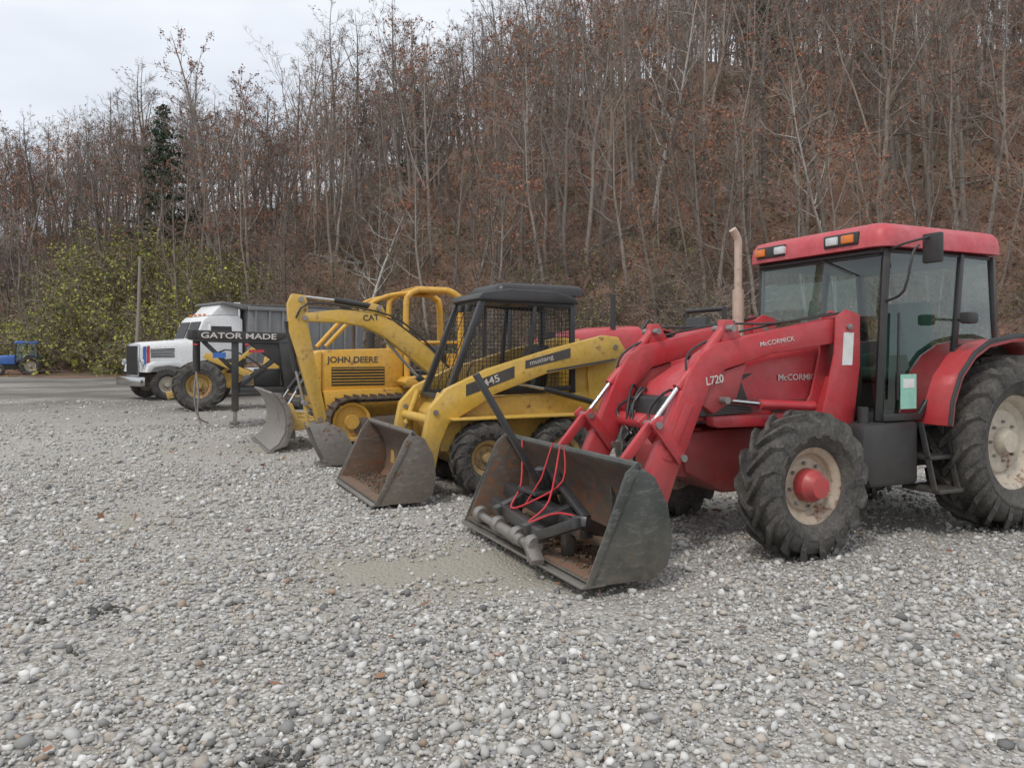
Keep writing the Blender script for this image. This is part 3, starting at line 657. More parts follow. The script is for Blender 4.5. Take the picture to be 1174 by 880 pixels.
for s in (1,-1):
    y0,y1=s*.43,s*.55
    prism(T,'loader_tower',[(1.58,.72),(1.95,.72),(2.02,1.08),(1.9,1.25),(1.80,1.6),(1.78,1.92),(1.66,1.98),(1.5,1.94),(1.50,1.5)],s*.40,s*.425,RED,.008)
    prism(T,'loader_tower_outer',[(1.58,.98),(1.98,.98),(1.9,1.25),(1.80,1.6),(1.78,1.92),(1.66,1.98),(1.5,1.94),(1.50,1.5)],s*.565,s*.59,RED,.008)
    prism(T,'tower_web',[(1.60,.98),(1.9,.98),(1.74,1.4),(1.56,1.4)],s*.425,s*.565,RED,.004)
    prism(T,'loader_subframe',[(1.55,.98),(2.95,1.0),(3.0,1.02),(3.0,1.09),(1.55,1.10)],s*.36,s*.46,RED,.01)
    prism(T,'subframe_hanger',[(1.55,.60),(1.95,.60),(2.0,1.0),(1.55,1.0)],s*.27,s*.38,REDW,.01)
    prism(T,'loader_arm',[(1.55,1.90),(1.68,1.925),(2.45,1.79),(3.05,1.68),(3.20,1.59),(3.32,1.42),(3.71,.62),(3.73,.45),(3.62,.36),(3.52,.42),(3.43,.65),(3.11,1.32),(2.95,1.47),(2.45,1.595),(1.65,1.70),(1.54,1.75)],y0,y1,RED,.016)
    prism(T,'arm_knee_gusset',[(2.72,1.52),(3.02,1.44),(3.18,1.2),(3.05,1.12),(2.82,1.24)],s*.45,s*.53,REDW,.01)
    prism(T,'arm_doubler',[(3.28,1.2),(3.36,1.22),(3.56,.8),(3.48,.77)],s*.551,s*.560,RED,.003)
    tube(T,'lift_cylinder',[(1.95,s*.49,1.15),(2.55,s*.49,1.18)],.042,RED,14); tube(T,'lift_rod',[(2.5,s*.49,1.18),(2.98,s*.49,1.23)],.022,CHROME,12)
    tube(T,'tilt_cylinder',[(2.90,s*.49,1.82),(3.38,s*.49,1.33)],.042,RED,14); tube(T,'tilt_rod',[(3.36,s*.49,1.35),(3.62,s*.49,1.06)],.020,CHROME,12)
    prism(T,'tilt_lug',[(2.75,1.70),(2.98,1.64),(2.95,1.87),(2.86,1.87)],s*.45,s*.53,RED,.008)
    bar(T,'bell_crank',(3.40,s*.575,.78),(3.66,s*.575,1.10),.03,.09,RED); bar(T,'bell_crank_in',(3.40,s*.405,.78),(3.66,s*.405,1.10),.03,.09,RED)
    bar(T,'bucket_link',(3.63,s*.49,1.06),(3.92,s*.49,.74),.05,.07,RED)
    prism(T,'bucket_ear',[(3.62,.30),(3.92,.20),(3.95,.8),(3.85,.82),(3.78,.55),(3.6,.45)],s*.56,s*.585,DKG,.006)
    prism(T,'bucket_ear_in',[(3.62,.30),(3.92,.20),(3.95,.8),(3.85,.82),(3.78,.55),(3.6,.45)],s*.395,s*.42,DKG,.006)
    for px_,pz in ((1.64,1.83),(3.62,.42),(3.63,1.06),(2.92,1.80),(2.98,1.23),(3.40,.80)):
        tube(T,'pin',[(px_,s*.38,pz),(px_,s*.61,pz)],.028,STEEL,12)
    tubes(T,'hydraulic_lines',[smoothpath([(1.7,s*.565,1.95),(2.4,s*.50,1.85),(2.8,s*.5,1.84),(2.92,s*.52,1.80)],3),smoothpath([(1.7,s*.46,1.95),(2.4,s*.47,1.84),(3.0,s*.47,1.72),(3.25,s*.46,1.60),(3.3,s*.5,1.45)],3)],.01,BLK,6)
    prism(T,'decal_plate',[(1.60,1.50),(1.72,1.50),(1.70,1.78),(1.58,1.78)],s*.591,s*.593,PAPW,0)
tube(T,'loader_cross_tube',[(3.28,-.48,1.02),(3.28,.48,1.02)],.07,RED,16)
tube(T,'loader_cross_tube_low',[(3.5,-.48,.62),(3.5,.48,.62)],.045,RED,14)
text(T,'arm_lettering','McCORMICK',.055,(2.60,.553,1.655),WTXT,tilt=8,sx=1.2,bold=.06)
text(T,'model_lettering','L720',.09,(3.15,.553,1.35),WTXT,tilt=8,bold=.15)
random.seed(3)
for k in range(6):
    y=random.uniform(-.4,.35); tube(T,'hose',smoothpath([(2.95+random.uniform(0,.2),y,1.2),(3.2,y+random.uniform(-.1,.1),1.28+random.uniform(-.1,.1)),(3.34,y+random.uniform(-.15,.15),1.1),(3.3,y+.1,.9)],4),.012,BLK,6)
bp=[(4.50,.10),(4.2,.085),(3.98,.09),(3.87,.17),(3.84,.32),(3.88,.55),(3.98,.74),(4.10,.84)]
bk=bucket(T,'loader_bucket',bp,1.07,DKG,BKIN,.02,[(4.50,.075),(3.98,.065),(3.86,.15),(3.82,.32),(3.86,.56),(3.97,.76),(4.12,.86),(4.20,.80)])
bk.location=(0,-.05,0)
for y in (-.8,-.4,.4,.8): prism(bk,'back_rib',[(3.95,.07),(3.85,.16),(3.82,.32),(3.86,.56),(3.80,.5),(3.77,.32),(3.8,.13)],y-.01,y+.01,DKG,.002)
A=root('implement_hitch_attachment',(4.14,7.77,0),205)
bar(A,'long_lever',(4.78,-.22,1.44),(4.15,-.22,.42),.06,.045,BLKA)
bar(A,'main_bar',(4.20,-.85,.40),(4.26,.60,.33),.11,.11,BLKA); bar(A,'front_bar',(4.42,-.66,.33),(4.50,.40,.27),.09,.09,BLKA)
bar(A,'cross_bar',(4.12,.22,.42),(4.56,.20,.28),.09,.09,BLKA); bar(A,'cross_bar_b',(4.06,-.45,.46),(4.52,-.42,.30),.09,.08,BLKA)
bar(A,'upright',(4.1,.55,.30),(4.44,.80,.46),.11,.07,BLKA); bar(A,'end_arm',(4.50,.38,.28),(4.46,.82,.45),.09,.07,BLKA); bar(A,'upright_b',(4.05,-.28,.34),(4.2,-.25,.66),.10,.06,BLKA)
bar(A,'diag',(4.1,-.28,.64),(4.2,.5,.40),.07,.04,BLKA); box(A,'plate',4.05,4.32,-.44,-.10,.46,.49,BLKA,.005)
bar(A,'foot_a',(4.2,-.7,.12),(4.2,-.7,.4),.08,.08,BLKA); bar(A,'foot_b',(4.3,.4,.12),(4.3,.4,.33),.08,.08,BLKA)
tube(A,'steel_shaft',[(4.50,-.82,.20),(4.58,.40,.20)],.034,STEEL,14); tube(A,'steel_shaft_sleeve',[(4.53,-.30,.20),(4.57,.20,.20)],.046,STEEL,14)
for y in (-.78,-.35,.05,.34): lathe(A,'clamp',[(.0,-.05),(.06,-.05),(.075,0),(.06,.05),(0,.05)],(4.54+y*.05,y,.21),STEEL,16)
bar(A,'clamp_yoke',(4.57,.30,.22),(4.60,.50,.12),.10,.05,STEEL); bar(A,'clamp_yoke_b',(4.50,-.82,.22),(4.45,-.98,.16),.09,.05,STEEL)
tubes(A,'ratchet_strap',[smoothpath([(4.12,-.75,.84),(4.25,-.5,.50),(4.46,-.25,.36),(4.34,-.05,.45),(4.15,.05,.6),(4.12,.02,.86)],4),smoothpath([(4.12,-.05,.86),(4.30,.1,.46),(4.52,.2,.34),(4.34,.35,.42),(4.14,.6,.36)],4)],.009,STRAP,5)
tubes(A,'hanging_strap',[[(4.15,-.12,.88),(4.24,-.14,.6),(4.36,-.2,.38)]],.008,STRAP,5)
def dirt(P,name,xa,xb,ya,yb,z,N):
    xx=rng.uniform(xa,xb,N); yy=rng.uniform(ya,yb,N); zz=z+rng.uniform(0,.02,N)
    c=np.stack([xx,yy,zz],-1)[:,None,:]; d=rng.normal(0,1,(N,4,3)); d/=np.linalg.norm(d,axis=2)[...,None]; v=(c+d*rng.uniform(.006,.022,(N,1,1))).reshape(-1,3)
    b=4*np.arange(N)[:,None,None]; F=(np.array([[0,1,2],[0,2,3],[0,3,1],[1,3,2]])[None]+b).reshape(-1,3); npmesh(name,v,F,DIRTM,False,P)
dirt(bk,'dirt_crumbs',3.95,4.42,-1.0,1.0,.115,1100)

# ------------------------------------------------------------------ SKID STEER
S=root('skid_steer_loader',(-.126,9.377,0),205)
for x in (.48,-.50):
    for s in (1,-1): wheel(S,'wheel',x,s*.62,.42,.42,.27,.205,YELR,s,15,.03,hubr=.07,ag=True,bolts=6,spin=x*40)
prism(S,'chassis',[(-1.2,.32),(.70,.30),(.92,.5),(.95,.9),(.80,1.08),(-.75,1.12),(-1.25,1.15)],-.45,.45,YEL,.02)
prism(S,'engine_cover',[(-1.32,.5),(-.75,.5),(-.75,1.56),(-1.1,1.60),(-1.34,1.5)],-.42,.42,YEL,.03)
for s in (1,-1):
    prism(S,'rear_tower',[(-1.42,.85),(-1.0,.85),(-.95,1.35),(-1.05,1.76),(-1.36,1.80),(-1.45,1.6)],s*.44,s*.475,YEL,.01)
    prism(S,'lift_arm',[(-1.42,1.62),(-1.30,1.80),(-1.1,1.82),(-.4,1.66),(.45,1.42),(.95,1.20),(1.14,1.0),(1.22,.62),(1.24,.25),(1.10,.22),(1.02,.60),(.92,.82),(.55,1.02),(.35,1.14),(-.3,1.36),(-1.2,1.50)],s*.50,s*.62,YEL,.012)
    prism(S,'arm_black_stripe',[(-.62,1.665),(-.02,1.515),(-.02,1.42),(-.62,1.55)],s*.621,s*.624,BTXT,0)
    prism(S,'arm_model_stripe',[(.12,1.455),(.72,1.25),(.72,1.12),(.12,1.32)],s*.621,s*.624,BTXT,0)
    prism(S,'arm_stripe_low',[(-1.25,1.54),(-.3,1.40),(-.3,1.375),(-1.25,1.51)],s*.621,s*.623,BTXT,0)
    tube(S,'lift_cylinder',[(-1.0,s*.53,1.0),(-.3,s*.55,1.18)],.035,BLK,12); tube(S,'lift_rod',[(-.35,s*.55,1.17),(.2,s*.56,1.28)],.018,CHROME,10)
    tube(S,'tilt_cylinder',[(.95,s*.40,1.15),(1.10,s*.40,.75)],.035,YEL,12); tube(S,'tilt_rod',[(1.09,s*.40,.8),(1.14,s*.40,.45)],.018,CHROME,10)
    for q,zq in ((1.15,.45),(1.08,.95),(-1.25,1.68)): tube(S,'pin',[(q,s*.49,zq),(q,s*.64,zq)],.03,STEEL,12)
    box(S,'wheel_guard',-.95,.92,s*.45,s*.76,.86,.885,YEL,.006)
    prism(S,'front_upright',[(.72,.5),(.98,.5),(1.0,.95),(.88,1.12),(.72,1.12)],s*.44,s*.49,YEL,.01)
    bar(S,'cage_front_post',(.88,s*.42,1.08),(.42,s*.40,2.24),.07,.07,BLK); bar(S,'cage_rear_post',(-.76,s*.42,1.12),(-.76,s*.40,2.18),.06,.06,BLK)
    bar(S,'cage_lower_rail',(.86,s*.42,1.12),(-.76,s*.42,1.18),.05,.06,BLK); bar(S,'cage_top_rail',(.42,s*.40,2.24),(-.78,s*.40,2.18),.06,.08,BLK)
    bar(S,'cage_mid_post',(-.15,s*.41,1.15),(-.25,s*.40,2.2),.05,.05,BLK)
    bm=bmesh.new()
    for x in np.arange(-.72,.84,.05):
        zt=2.2 if x<.44 else 2.2-(x-.44)*2.6
        if zt>1.2: sweep(bm,[(x,s*.415,1.15),(x,s*.405,zt)],.0035,4)
    for z in np.arange(1.2,2.2,.05):
        xe=.86-(z-1.1)*.385; sweep(bm,[(-.74,s*.415,z),(xe,s*.41,z)],.0035,4)
    frombm(bm,'side_mesh_guard',BLK,S,0,False)
prism(S,'cage_roof',[(.50,2.24),(.44,2.31),(.1,2.36),(-.5,2.35),(-.80,2.28),(-.84,2.20),(.46,2.21)],-.46,.46,BLK,.02)
bar(S,'front_crossbar',(.88,-.42,1.10),(.88,.42,1.10),.06,.06,BLK); bar(S,'front_header',(.43,-.4,2.22),(.43,.4,2.22),.05,.06,BLK)
bar(S,'rear_crossbar',(-.77,-.4,1.5),(-.77,.4,1.5),.05,.06,BLK)
for y in (-.25,0,.25): bar(S,'front_guard_bar',(.87,y,1.12),(.46,y,2.2),.012,.012,BLK)
bm=bmesh.new()
for y in np.arange(-.38,.39,.05): sweep(bm,[(-.77,y,1.5),(-.77,y,2.18)],.0035,4)
for z in np.arange(1.5,2.2,.05): sweep(bm,[(-.77,-.4,z),(-.77,.4,z)],.0035,4)
frombm(bm,'rear_mesh_guard',BLK,S,0,False)
prism(S,'seat',[(-.5,1.05),(.05,1.08),(.05,1.2),(-.32,1.2),(-.42,1.7),(-.56,1.7)],-.23,.23,BLKP,.03)
prism(S,'operator_floor',[(.0,.5),(.88,.5),(.88,.62),(.1,.62),(.05,1.05),(-.6,1.05),(-.6,.9),(-.02,.9)],-.40,.40,BLK,.01)
for s in (1,-1): tube(S,'control_lever',[(.35,s*.2,.8),(.38,s*.2,1.35),(.33,s*.2,1.45)],.014,BLK,8)
for y in (.12,-.12): box(S,'cage_lamp',.46,.52,y-.05,y+.05,2.1,2.18,BLKP,.01)
tube(S,'arm_cross_tube',[(1.08,-.55,.85),(1.08,.55,.85)],.055,YEL,14)
prism(S,'quick_attach',[(1.14,.12),(1.22,.12),(1.20,.62),(1.12,.62)],-.55,.55,YEL,.01)
text(S,'model_lettering','445',.115,(.50,.627,1.22),WTXT,tilt=19,sx=1.25,bold=.15)
text(S,'brand_lettering','mustang',.08,(-.08,.627,1.46),WTXT,tilt=14,sx=1.2,bold=.03)
sb=[(1.82,.06),(1.5,.045),(1.30,.05),(1.22,.13),(1.19,.3),(1.22,.5),(1.32,.68),(1.42,.76)]
k2=bucket(S,'bucket',sb,.90,BLADE,BKIN,.018,[(1.82,.035),(1.3,.03),(1.2,.12),(1.17,.3),(1.2,.52),(1.30,.70),(1.44,.78),(1.52,.68)])
dirt(k2,'dirt_crumbs',1.28,1.7,-.85,.85,.075,800)

# ------------------------------------------------------------------ tracks
def track(P,name,x0,x1,z0,r0,r1,yc,w,mat,wm,pitch=.15,sh=.03,gr=.045,frame=None):
    e=bpy.data.objects.new(name,None); COL.objects.link(e); e.parent=P
    pts=[]
    for k in range(13): a=R(-90-k*15); pts.append((x0+r0*math.cos(a),z0+r0+r0*math.sin(a)))
    pts+=[(x0+(x1-x0)*f,z0+2*(r0+(r1-r0)*f)-.03*math.sin(math.pi*f)) for f in (.2,.4,.6,.8)]
    for k in range(13): a=R(90-k*15); pts.append((x1+r1*math.cos(a),z0+r1+r1*math.sin(a)))
    pts+=[(x1+(x0-x1)*f,z0) for f in (.2,.4,.6,.8)]
    P2=[Vector((a,0,b)) for a,b in pts]; P2.append(P2[0]); L=[0]
    for a,b in zip(P2,P2[1:]): L.append(L[-1]+(b-a).length)
    n=int(L[-1]/pitch); bm=bmesh.new()
    for i in range(n):
        s=L[-1]*i/n; j=max(q for q in range(len(L)) if L[q]<=s); j=min(j,len(P2)-2); t=(s-L[j])/(L[j+1]-L[j]+1e-9); p=P2[j].lerp(P2[j+1],t); d=(P2[j+1]-P2[j]).normalized()
        nr=Vector((-d.z,0,d.x))
        M=Matrix(((d.x,0,nr.x,p.x),(0,1,0,yc),(d.z,0,nr.z,p.z),(0,0,0,1)))
        bmesh.ops.create_cube(bm,size=1,matrix=M@Matrix.Diagonal((pitch*.93,w,sh,1)))
        bmesh.ops.create_cube(bm,size=1,matrix=M@Matrix.Translation((pitch*.3,0,sh*.5+gr*.5))@Matrix.Diagonal((.018,w*.98,gr,1)))
        bmesh.ops.create_cube(bm,size=1,matrix=M@Matrix.Translation((0,0,-sh-.02))@Matrix.Diagonal((pitch*.8,w*.3,.05,1)))
    frombm(bm,'track_shoes',mat,e,0,False)
    for x,r in ((x0,r0),(x1,r1)):
        lathe(e,'drive_wheel',[(r-.07,-w*.3),(r-.05,-w*.1),(r-.05,w*.1),(r-.07,w*.3),(r*.72,w*.3),(r*.66,w*.16),(r*.35,w*.2),(r*.3,w*.36),(0,w*.36)] if yc>0 else [(r-.07,w*.3),(r-.05,0),(r-.07,-w*.3),(r*.5,-w*.2),(0,-w*.3)],(x,yc,z0+r),wm,28)
    for i in range(4):
        x=x0+(x1-x0)*(i+.8)/4.6; lathe(e,'roller',[(0,-w*.32),(.09,-w*.32),(.09,w*.32),(0.03,w*.36),(0,w*.36)],(x,yc,z0+.13),frame or wm,18)
    prism(e,'track_frame',[(x0+.15,z0+.2),(x1-.05,z0+.2),(x1-.05,z0+r1+.06),(x0+.3,z0+r0+.08)],yc-w*.26,yc+w*.28,frame or wm,.02)
    return e

# ------------------------------------------------------------------ MINI EXCAVATOR
M=root('mini_excavator',(-.57,11.87,0),205)
for s in (1,-1): track(M,'crawler',-1.25,.1,.03,.24,.24,s*.62,.3,RUB,BLKP,.09,.03,.02)
prism(M,'undercarriage',[(-1.0,.25),(.1,.25),(.1,.5),(-1.0,.5)],-.45,.45,BLKP,.02)
prism(M,'house',[(-1.55,.62),(.1,.60),(.12,.95),(-.1,1.05),(-.5,1.1),(-.62,1.45),(-1.45,1.45),(-1.6,1.2)],-.68,.68,YELC,.06)
prism(M,'boom_bracket',[(.0,.65),(.4,.70),(.55,1.1),(.45,1.3),(.25,1.25),(.0,1.0)],-.13,.13,YELC,.02)
prism(M,'boom',[(.36,1.08),(.34,1.28),(.85,1.72),(1.35,2.08),(1.75,2.22),(2.15,2.23),(2.62,2.17),(2.66,2.05),(2.1,2.04),(1.78,1.99),(1.5,1.86),(1.05,1.52),(.52,1.08)],-.09,.09,YELC,.015)
prism(M,'boom_lug',[(1.4,2.06),(1.75,2.2),(1.66,2.34),(1.5,2.3)],-.05,.05,YELC,.01)
prism(M,'stick',[(2.62,2.42),(2.80,2.44),(2.86,2.3),(2.84,1.9),(2.62,1.2),(2.46,.62),(2.36,.58),(2.32,.68),(2.44,1.3),(2.58,2.0),(2.58,2.3)],-.075,.075,YELC,.014)
tube(M,'stick_cylinder',[(1.58,0,2.28),(2.2,0,2.37)],.045,BLK,12); tube(M,'stick_rod',[(2.15,0,2.36),(2.70,0,2.41)],.022,CHROME,10)
tube(M,'boom_cylinder',[(.45,0,.85),(.95,0,1.25)],.05,BLK,12); tube(M,'boom_rod',[(.9,0,1.2),(1.45,0,1.8)],.025,CHROME,10)
tube(M,'bucket_cylinder',[(2.86,0,2.05),(2.74,0,1.35)],.04,BLK,12); tube(M,'bucket_rod',[(2.75,0,1.4),(2.62,0,.88)],.02,CHROME,10)
bar(M,'bucket_link',(2.62,0,.9),(2.42,0,.78),.08,.04,YELC); bar(M,'bucket_link_b',(2.62,0,.9),(2.56,0,.55),.08,.04,YELC)
for q,zq in ((2.68,2.36),(2.63,2.10),(2.42,.66),(2.62,.9),(1.56,2.27),(.45,1.15)): tube(M,'pin',[(q,-.11,zq),(q,.11,zq)],.035,STEEL,12)
tubes(M,'hoses',[smoothpath([(.4,.1,1.3),(.9,.1,1.82),(1.4,.1,2.16),(2.1,.1,2.28),(2.6,.1,2.3),(2.75,.09,2.1)],3),smoothpath([(.4,-.1,1.3),(.9,-.1,1.80),(1.4,-.1,2.14),(2.1,-.1,2.27)],3)],.014,BLK,6)
text(M,'boom_lettering','CAT',.12,(1.80,.093,2.07),BTXT,tilt=6,bold=.2)
prism(M,'excavator_bucket',strip([(2.58,.58),(2.35,.62),(2.12,.50),(2.0,.30),(2.02,.12),(2.15,.03),(2.33,.03)],.02),-.24,.24,BLADE2,.004)
for s in (1,-1): prism(M,'bucket_side',[(2.60,.60),(2.35,.64),(2.12,.52),(1.99,.30),(2.01,.11),(2.15,.02),(2.34,.02),(2.48,.3)],s*.24,s*.262,BLADE2,.004)
for y in (-.2,-.07,.07,.2): bar(M,'tooth',(2.28,y,.035),(2.45,y,.015),.05,.03,STEEL)
for x in (-.35,-1.45):
    for s in (1,-1): bar(M,'canopy_post',(x,s*.5,1.1),(x-.02,s*.5,2.5),.05,.05,BLK)
roof(M,'canopy_roof',-1.65,-.12,.60,2.50,2.68,BLK)
prism(M,'seat',[(-1.3,1.4),(-.85,1.4),(-.85,1.5),(-1.15,1.5),(-1.2,1.95),(-1.32,1.95)],-.22,.22,BLKP,.03)

# ------------------------------------------------------------------ CRAWLER DOZER
D=root('crawler_dozer',(-2.66,13.99,0),205)
for s in (1,-1): track(D,'crawler_track',-1.15,.50,.03,.44,.40,s*.78,.42,RUST,ORY,.15,frame=RUST)
prism(D,'belly',[(-1.3,.4),(.8,.4),(.9,.95),(-1.3,1.0)],-.5,.5,ORY,.02)
prism(D,'engine_hood',[(-.55,.9),(.92,.9),(.94,1.58),(.88,1.66),(-.55,1.70)],-.42,.42,ORY,.03)
prism(D,'radiator_guard',[(.93,.7),(1.06,.72),(1.06,1.6),(.93,1.66)],-.46,.46,ORY,.02)
box(D,'radiator_grille',1.062,1.07,-.36,.36,.85,1.5,BLK,0)
for s in (1,-1):
    box(D,'side_vent',-.2,.75,s*.421,s*.426,1.03,1.36,BLK,0)
    bm=bmesh.new()
    for i in range(6): z=1.07+i*.052; bmesh.ops.create_cube(bm,size=1,matrix=Matrix.Translation((.275,s*.43,z))@Matrix.Diagonal((.93,.012,.014,1)))
    frombm(bm,'vent_louvres',ORY,D,0,False)
    prism(D,'fender',[(-1.35,1.02),(-.45,1.02),(-.4,1.10),(-.5,1.18),(-1.35,1.22)],s*.45,s*.95,ORY,.02)
    tube(D,'rops_front_post',smoothpath([(-.58,s*.56,1.05),(-.56,s*.56,2.4),(-.62,s*.56,2.66),(-.80,s*.54,2.76)],4),.055,ORY,12)
    tube(D,'rops_rear_post',smoothpath([(-1.62,s*.56,.95),(-1.60,s*.56,2.45),(-1.52,s*.56,2.68),(-1.35,s*.54,2.76)],4),.065,ORY,12)
    tube(D,'rops_top_rail',[(-.80,s*.54,2.76),(-1.35,s*.54,2.76)],.055,ORY,12)
    tube(D,'rops_brace',[(-.58,s*.56,1.8),(-1.60,s*.56,1.8)],.03,ORY,10)
    tube(D,'sweep_bar',smoothpath([(-.7,s*.54,2.7),(-.2,s*.52,2.62),(.25,s*.48,2.35),(.85,s*.42,1.72)],4),.04,ORY,10)
    prism(D,'push_arm',[(1.0,.34),(1.5,.32),(1.62,.5),(1.6,.72),(1.45,.72),(1.35,.56),(1.0,.50)],s*.50,s*.60,YEL,.015)
    prism(D,'push_arm_side',[(1.05,.36),(1.5,.32),(1.62,.5),(1.6,.78),(1.5,.78),(1.4,.52),(1.05,.50)],s*.86,s*.95,YEL,.015)
    tube(D,'blade_cylinder',[(.98,s*.3,1.45),(1.35,s*.4,.95)],.045,BLK,12); tube(D,'blade_rod',[(1.33,s*.4,.98),(1.55,s*.45,.62)],.022,CHROME,10)
box(D,'arm_crossbeam',.98,1.12,-.95,.95,.34,.48,YEL,.015)
for x in (-.82,-1.34): tube(D,'rops_cross',[(x,-.54,2.76),(x,.54,2.76)],.05,ORY,12)
prism(D,'canopy_plate',[(-.78,2.80),(-1.40,2.80),(-1.40,2.83),(-.78,2.83)],-.5,.5,ORY,.01)
tube(D,'exhaust',[(.3,.15,1.6),(.3,.15,2.2),(.25,.15,2.35)],.035,RUST,10); tube(D,'air_cleaner',[(-.1,-.15,1.65),(-.1,-.15,2.0)],.07,BLK,14)
prism(D,'seat',[(-1.4,1.1),(-.9,1.1),(-.88,1.28),(-1.22,1.3),(-1.3,1.75),(-1.42,1.75)],-.28,.28,BLKP,.03)
prism(D,'dash',[(-.62,1.1),(-.5,1.1),(-.5,1.75),(-.62,1.8)],-.35,.35,BLK,.02)
prism(D,'fuel_tank',[(-1.72,.9),(-1.45,.9),(-1.45,1.6),(-1.70,1.6)],-.48,.48,ORY,.04)
text(D,'hood_lettering','JOHN DEERE',.15,(.82,.424,1.44),BTXT,sx=1.05,bold=.2)
blp=[(1.86,.02),(1.72,.12),(1.62,.3),(1.60,.5),(1.64,.7),(1.74,.88),(1.84,.98)]
prism(D,'blade',strip(blp,-.03),-1.22,1.08,BLADE2,.004)
prism(D,'blade_back_frame',[(1.60,.15),(1.57,.3),(1.55,.5),(1.60,.75),(1.45,.7),(1.42,.2)],-.9,.8,BLADE2,.01)
for y in (-1.237,1.097): prism(D,'blade_end',blp+[(1.7,.95),(1.55,.7),(1.5,.4),(1.6,.1)],y-.015,y+.015,BLADE2,.003)
box(D,'blade_edge',1.80,1.92,-1.26,1.12,.0,.03,STEEL,.004)

# ------------------------------------------------------------------ small tractors
def small_tractor(name,loc,rz,mat,sc_,cab=True,rim=CREAM2):
    t=root(name,loc,rz); t.scale=(sc_,)*3
    for s in (1,-1):
        wheel(t,'rear_wheel',0,s*.75,.72,.72,.42,.36,rim,s,20,.045); wheel(t,'front_wheel',1.95,s*.72,.45,.45,.28,.22,rim,s,16,.03)
        prism(t,'fender',strip([(.8,.95),(.72,1.2),(.5,1.42),(0,1.5),(-.5,1.4),(-.7,1.2)],.03),s*.48,s*.98,mat,.01)
    hood(t,'hood',[(.9,.85,1.5,.3),(1.6,.85,1.46,.29),(2.2,.85,1.36,.27),(2.4,.82,1.2,.22)],mat)
    prism(t,'grille',[(2.2,.6),(2.44,.62),(2.43,1.08),(2.2,1.1)],-.2,.2,BLKP,.02); prism(t,'chassis',[(-.4,.45),(2.3,.45),(2.3,.85),(-.4,.95)],-.2,.2,BLKP,.02)
    tube(t,'front_axle',[(1.95,-.65,.45),(1.95,.65,.45)],.07,BLKP); tube(t,'exhaust',[(1.3,.2,1.4),(1.3,.2,1.9)],.035,BLKP)
    if cab:
        roof(t,'cab_roof',-.5,.95,.68,2.3,2.48,mat)
        for s in (1,-1):
            for x0,x1 in ((.9,.85),(.2,.2),(-.45,-.4)): bar(t,'pillar',(x0,s*.6,1.0),(x1,s*.6,2.32),.08,.08,BLK)
            quad(t,'side_glass',[(.88,s*.605,1.1),(-.42,s*.605,1.1),(-.39,s*.605,2.3),(.84,s*.605,2.3)],GLS)
        quad(t,'windscreen',[(.9,-.57,1.5),(.9,.57,1.5),(.86,.57,2.3),(.86,-.57,2.3)],GLS); box(t,'cab_floor',-.45,.9,-.58,.58,.9,1.05,BLKP)
        box(t,'cab_rear_wall',-.46,-.42,-.56,.56,1.0,2.3,BLKP)
    else:
        for s in (1,-1): tube(t,'rops_post',[(-.35,s*.4,1.0),(-.35,s*.4,1.75)],.035,BLK)
        tube(t,'rops_top',[(-.35,-.4,1.75),(-.35,.4,1.75)],.035,BLK)
    prism(t,'seat',[(-.2,1.1),(.25,1.12),(.25,1.24),(-.1,1.24),(-.18,1.65),(-.28,1.65)],-.22,.22,BLKP,.03)
    tube(t,'steering',[(.85,0,1.3),(.6,0,1.6)],.02,BLK); return t
small_tractor('compact_tractor',(-34.6,54.5,0),212,BLU,1.0)
small_tractor('farm_tractor',(3.35,14.7,0),205,RED,1.40,False)

# ------------------------------------------------------------------ wheeled machine with yellow frame
K=root('log_skidder',(-8.0,22.3,0),196)
for s in (1,-1):
    wheel(K,'front_wheel',1.0,s*.95,.70,.70,.42,.34,YELR,s,18,.05); wheel(K,'rear_wheel',-1.6,s*.95,.70,.70,.42,.34,YELR,s,18,.05)
    prism(K,'side_frame',[(-2.2,.6),(1.3,.6),(1.5,.9),(.9,1.05),(-2.2,1.0)],s*.3,s*.42,YELC,.02)
    bar(K,'lift_arm',(.9,s*.6,1.55),(-.6,s*.6,.85),.1,.18,YELC); bar(K,'strut',(.5,s*.5,1.0),(-.4,s*.5,1.75),.08,.1,YELC)
tube(K,'front_axle',[(1.0,-.8,.7),(1.0,.8,.7)],.14,YELC); tube(K,'rear_axle',[(-1.6,-.8,.7),(-1.6,.8,.7)],.14,YELC)
prism(K,'engine_hood',[(-.1,.9),(1.1,.9),(1.1,1.35),(-.1,1.5)],-.35,.35,BLKP,.04); prism(K,'blade_arm',[(1.0,.5),(1.9,.3),(1.95,.5),(1.1,.8)],-.35,.35,YELC,.02)
prism(K,'rear_body',[(-2.3,.9),(-.6,.9),(-.7,1.5),(-1.2,1.7),(-2.3,1.6)],-.45,.45,YELC,.04)
tubes(K,'hoses',[smoothpath([(1.0,y,1.3),(.4,y+.1,1.7),(-.2,y,1.5),(-.6,y,1.2)],4) for y in (-.2,.1,.3)],.02,BLK,6)

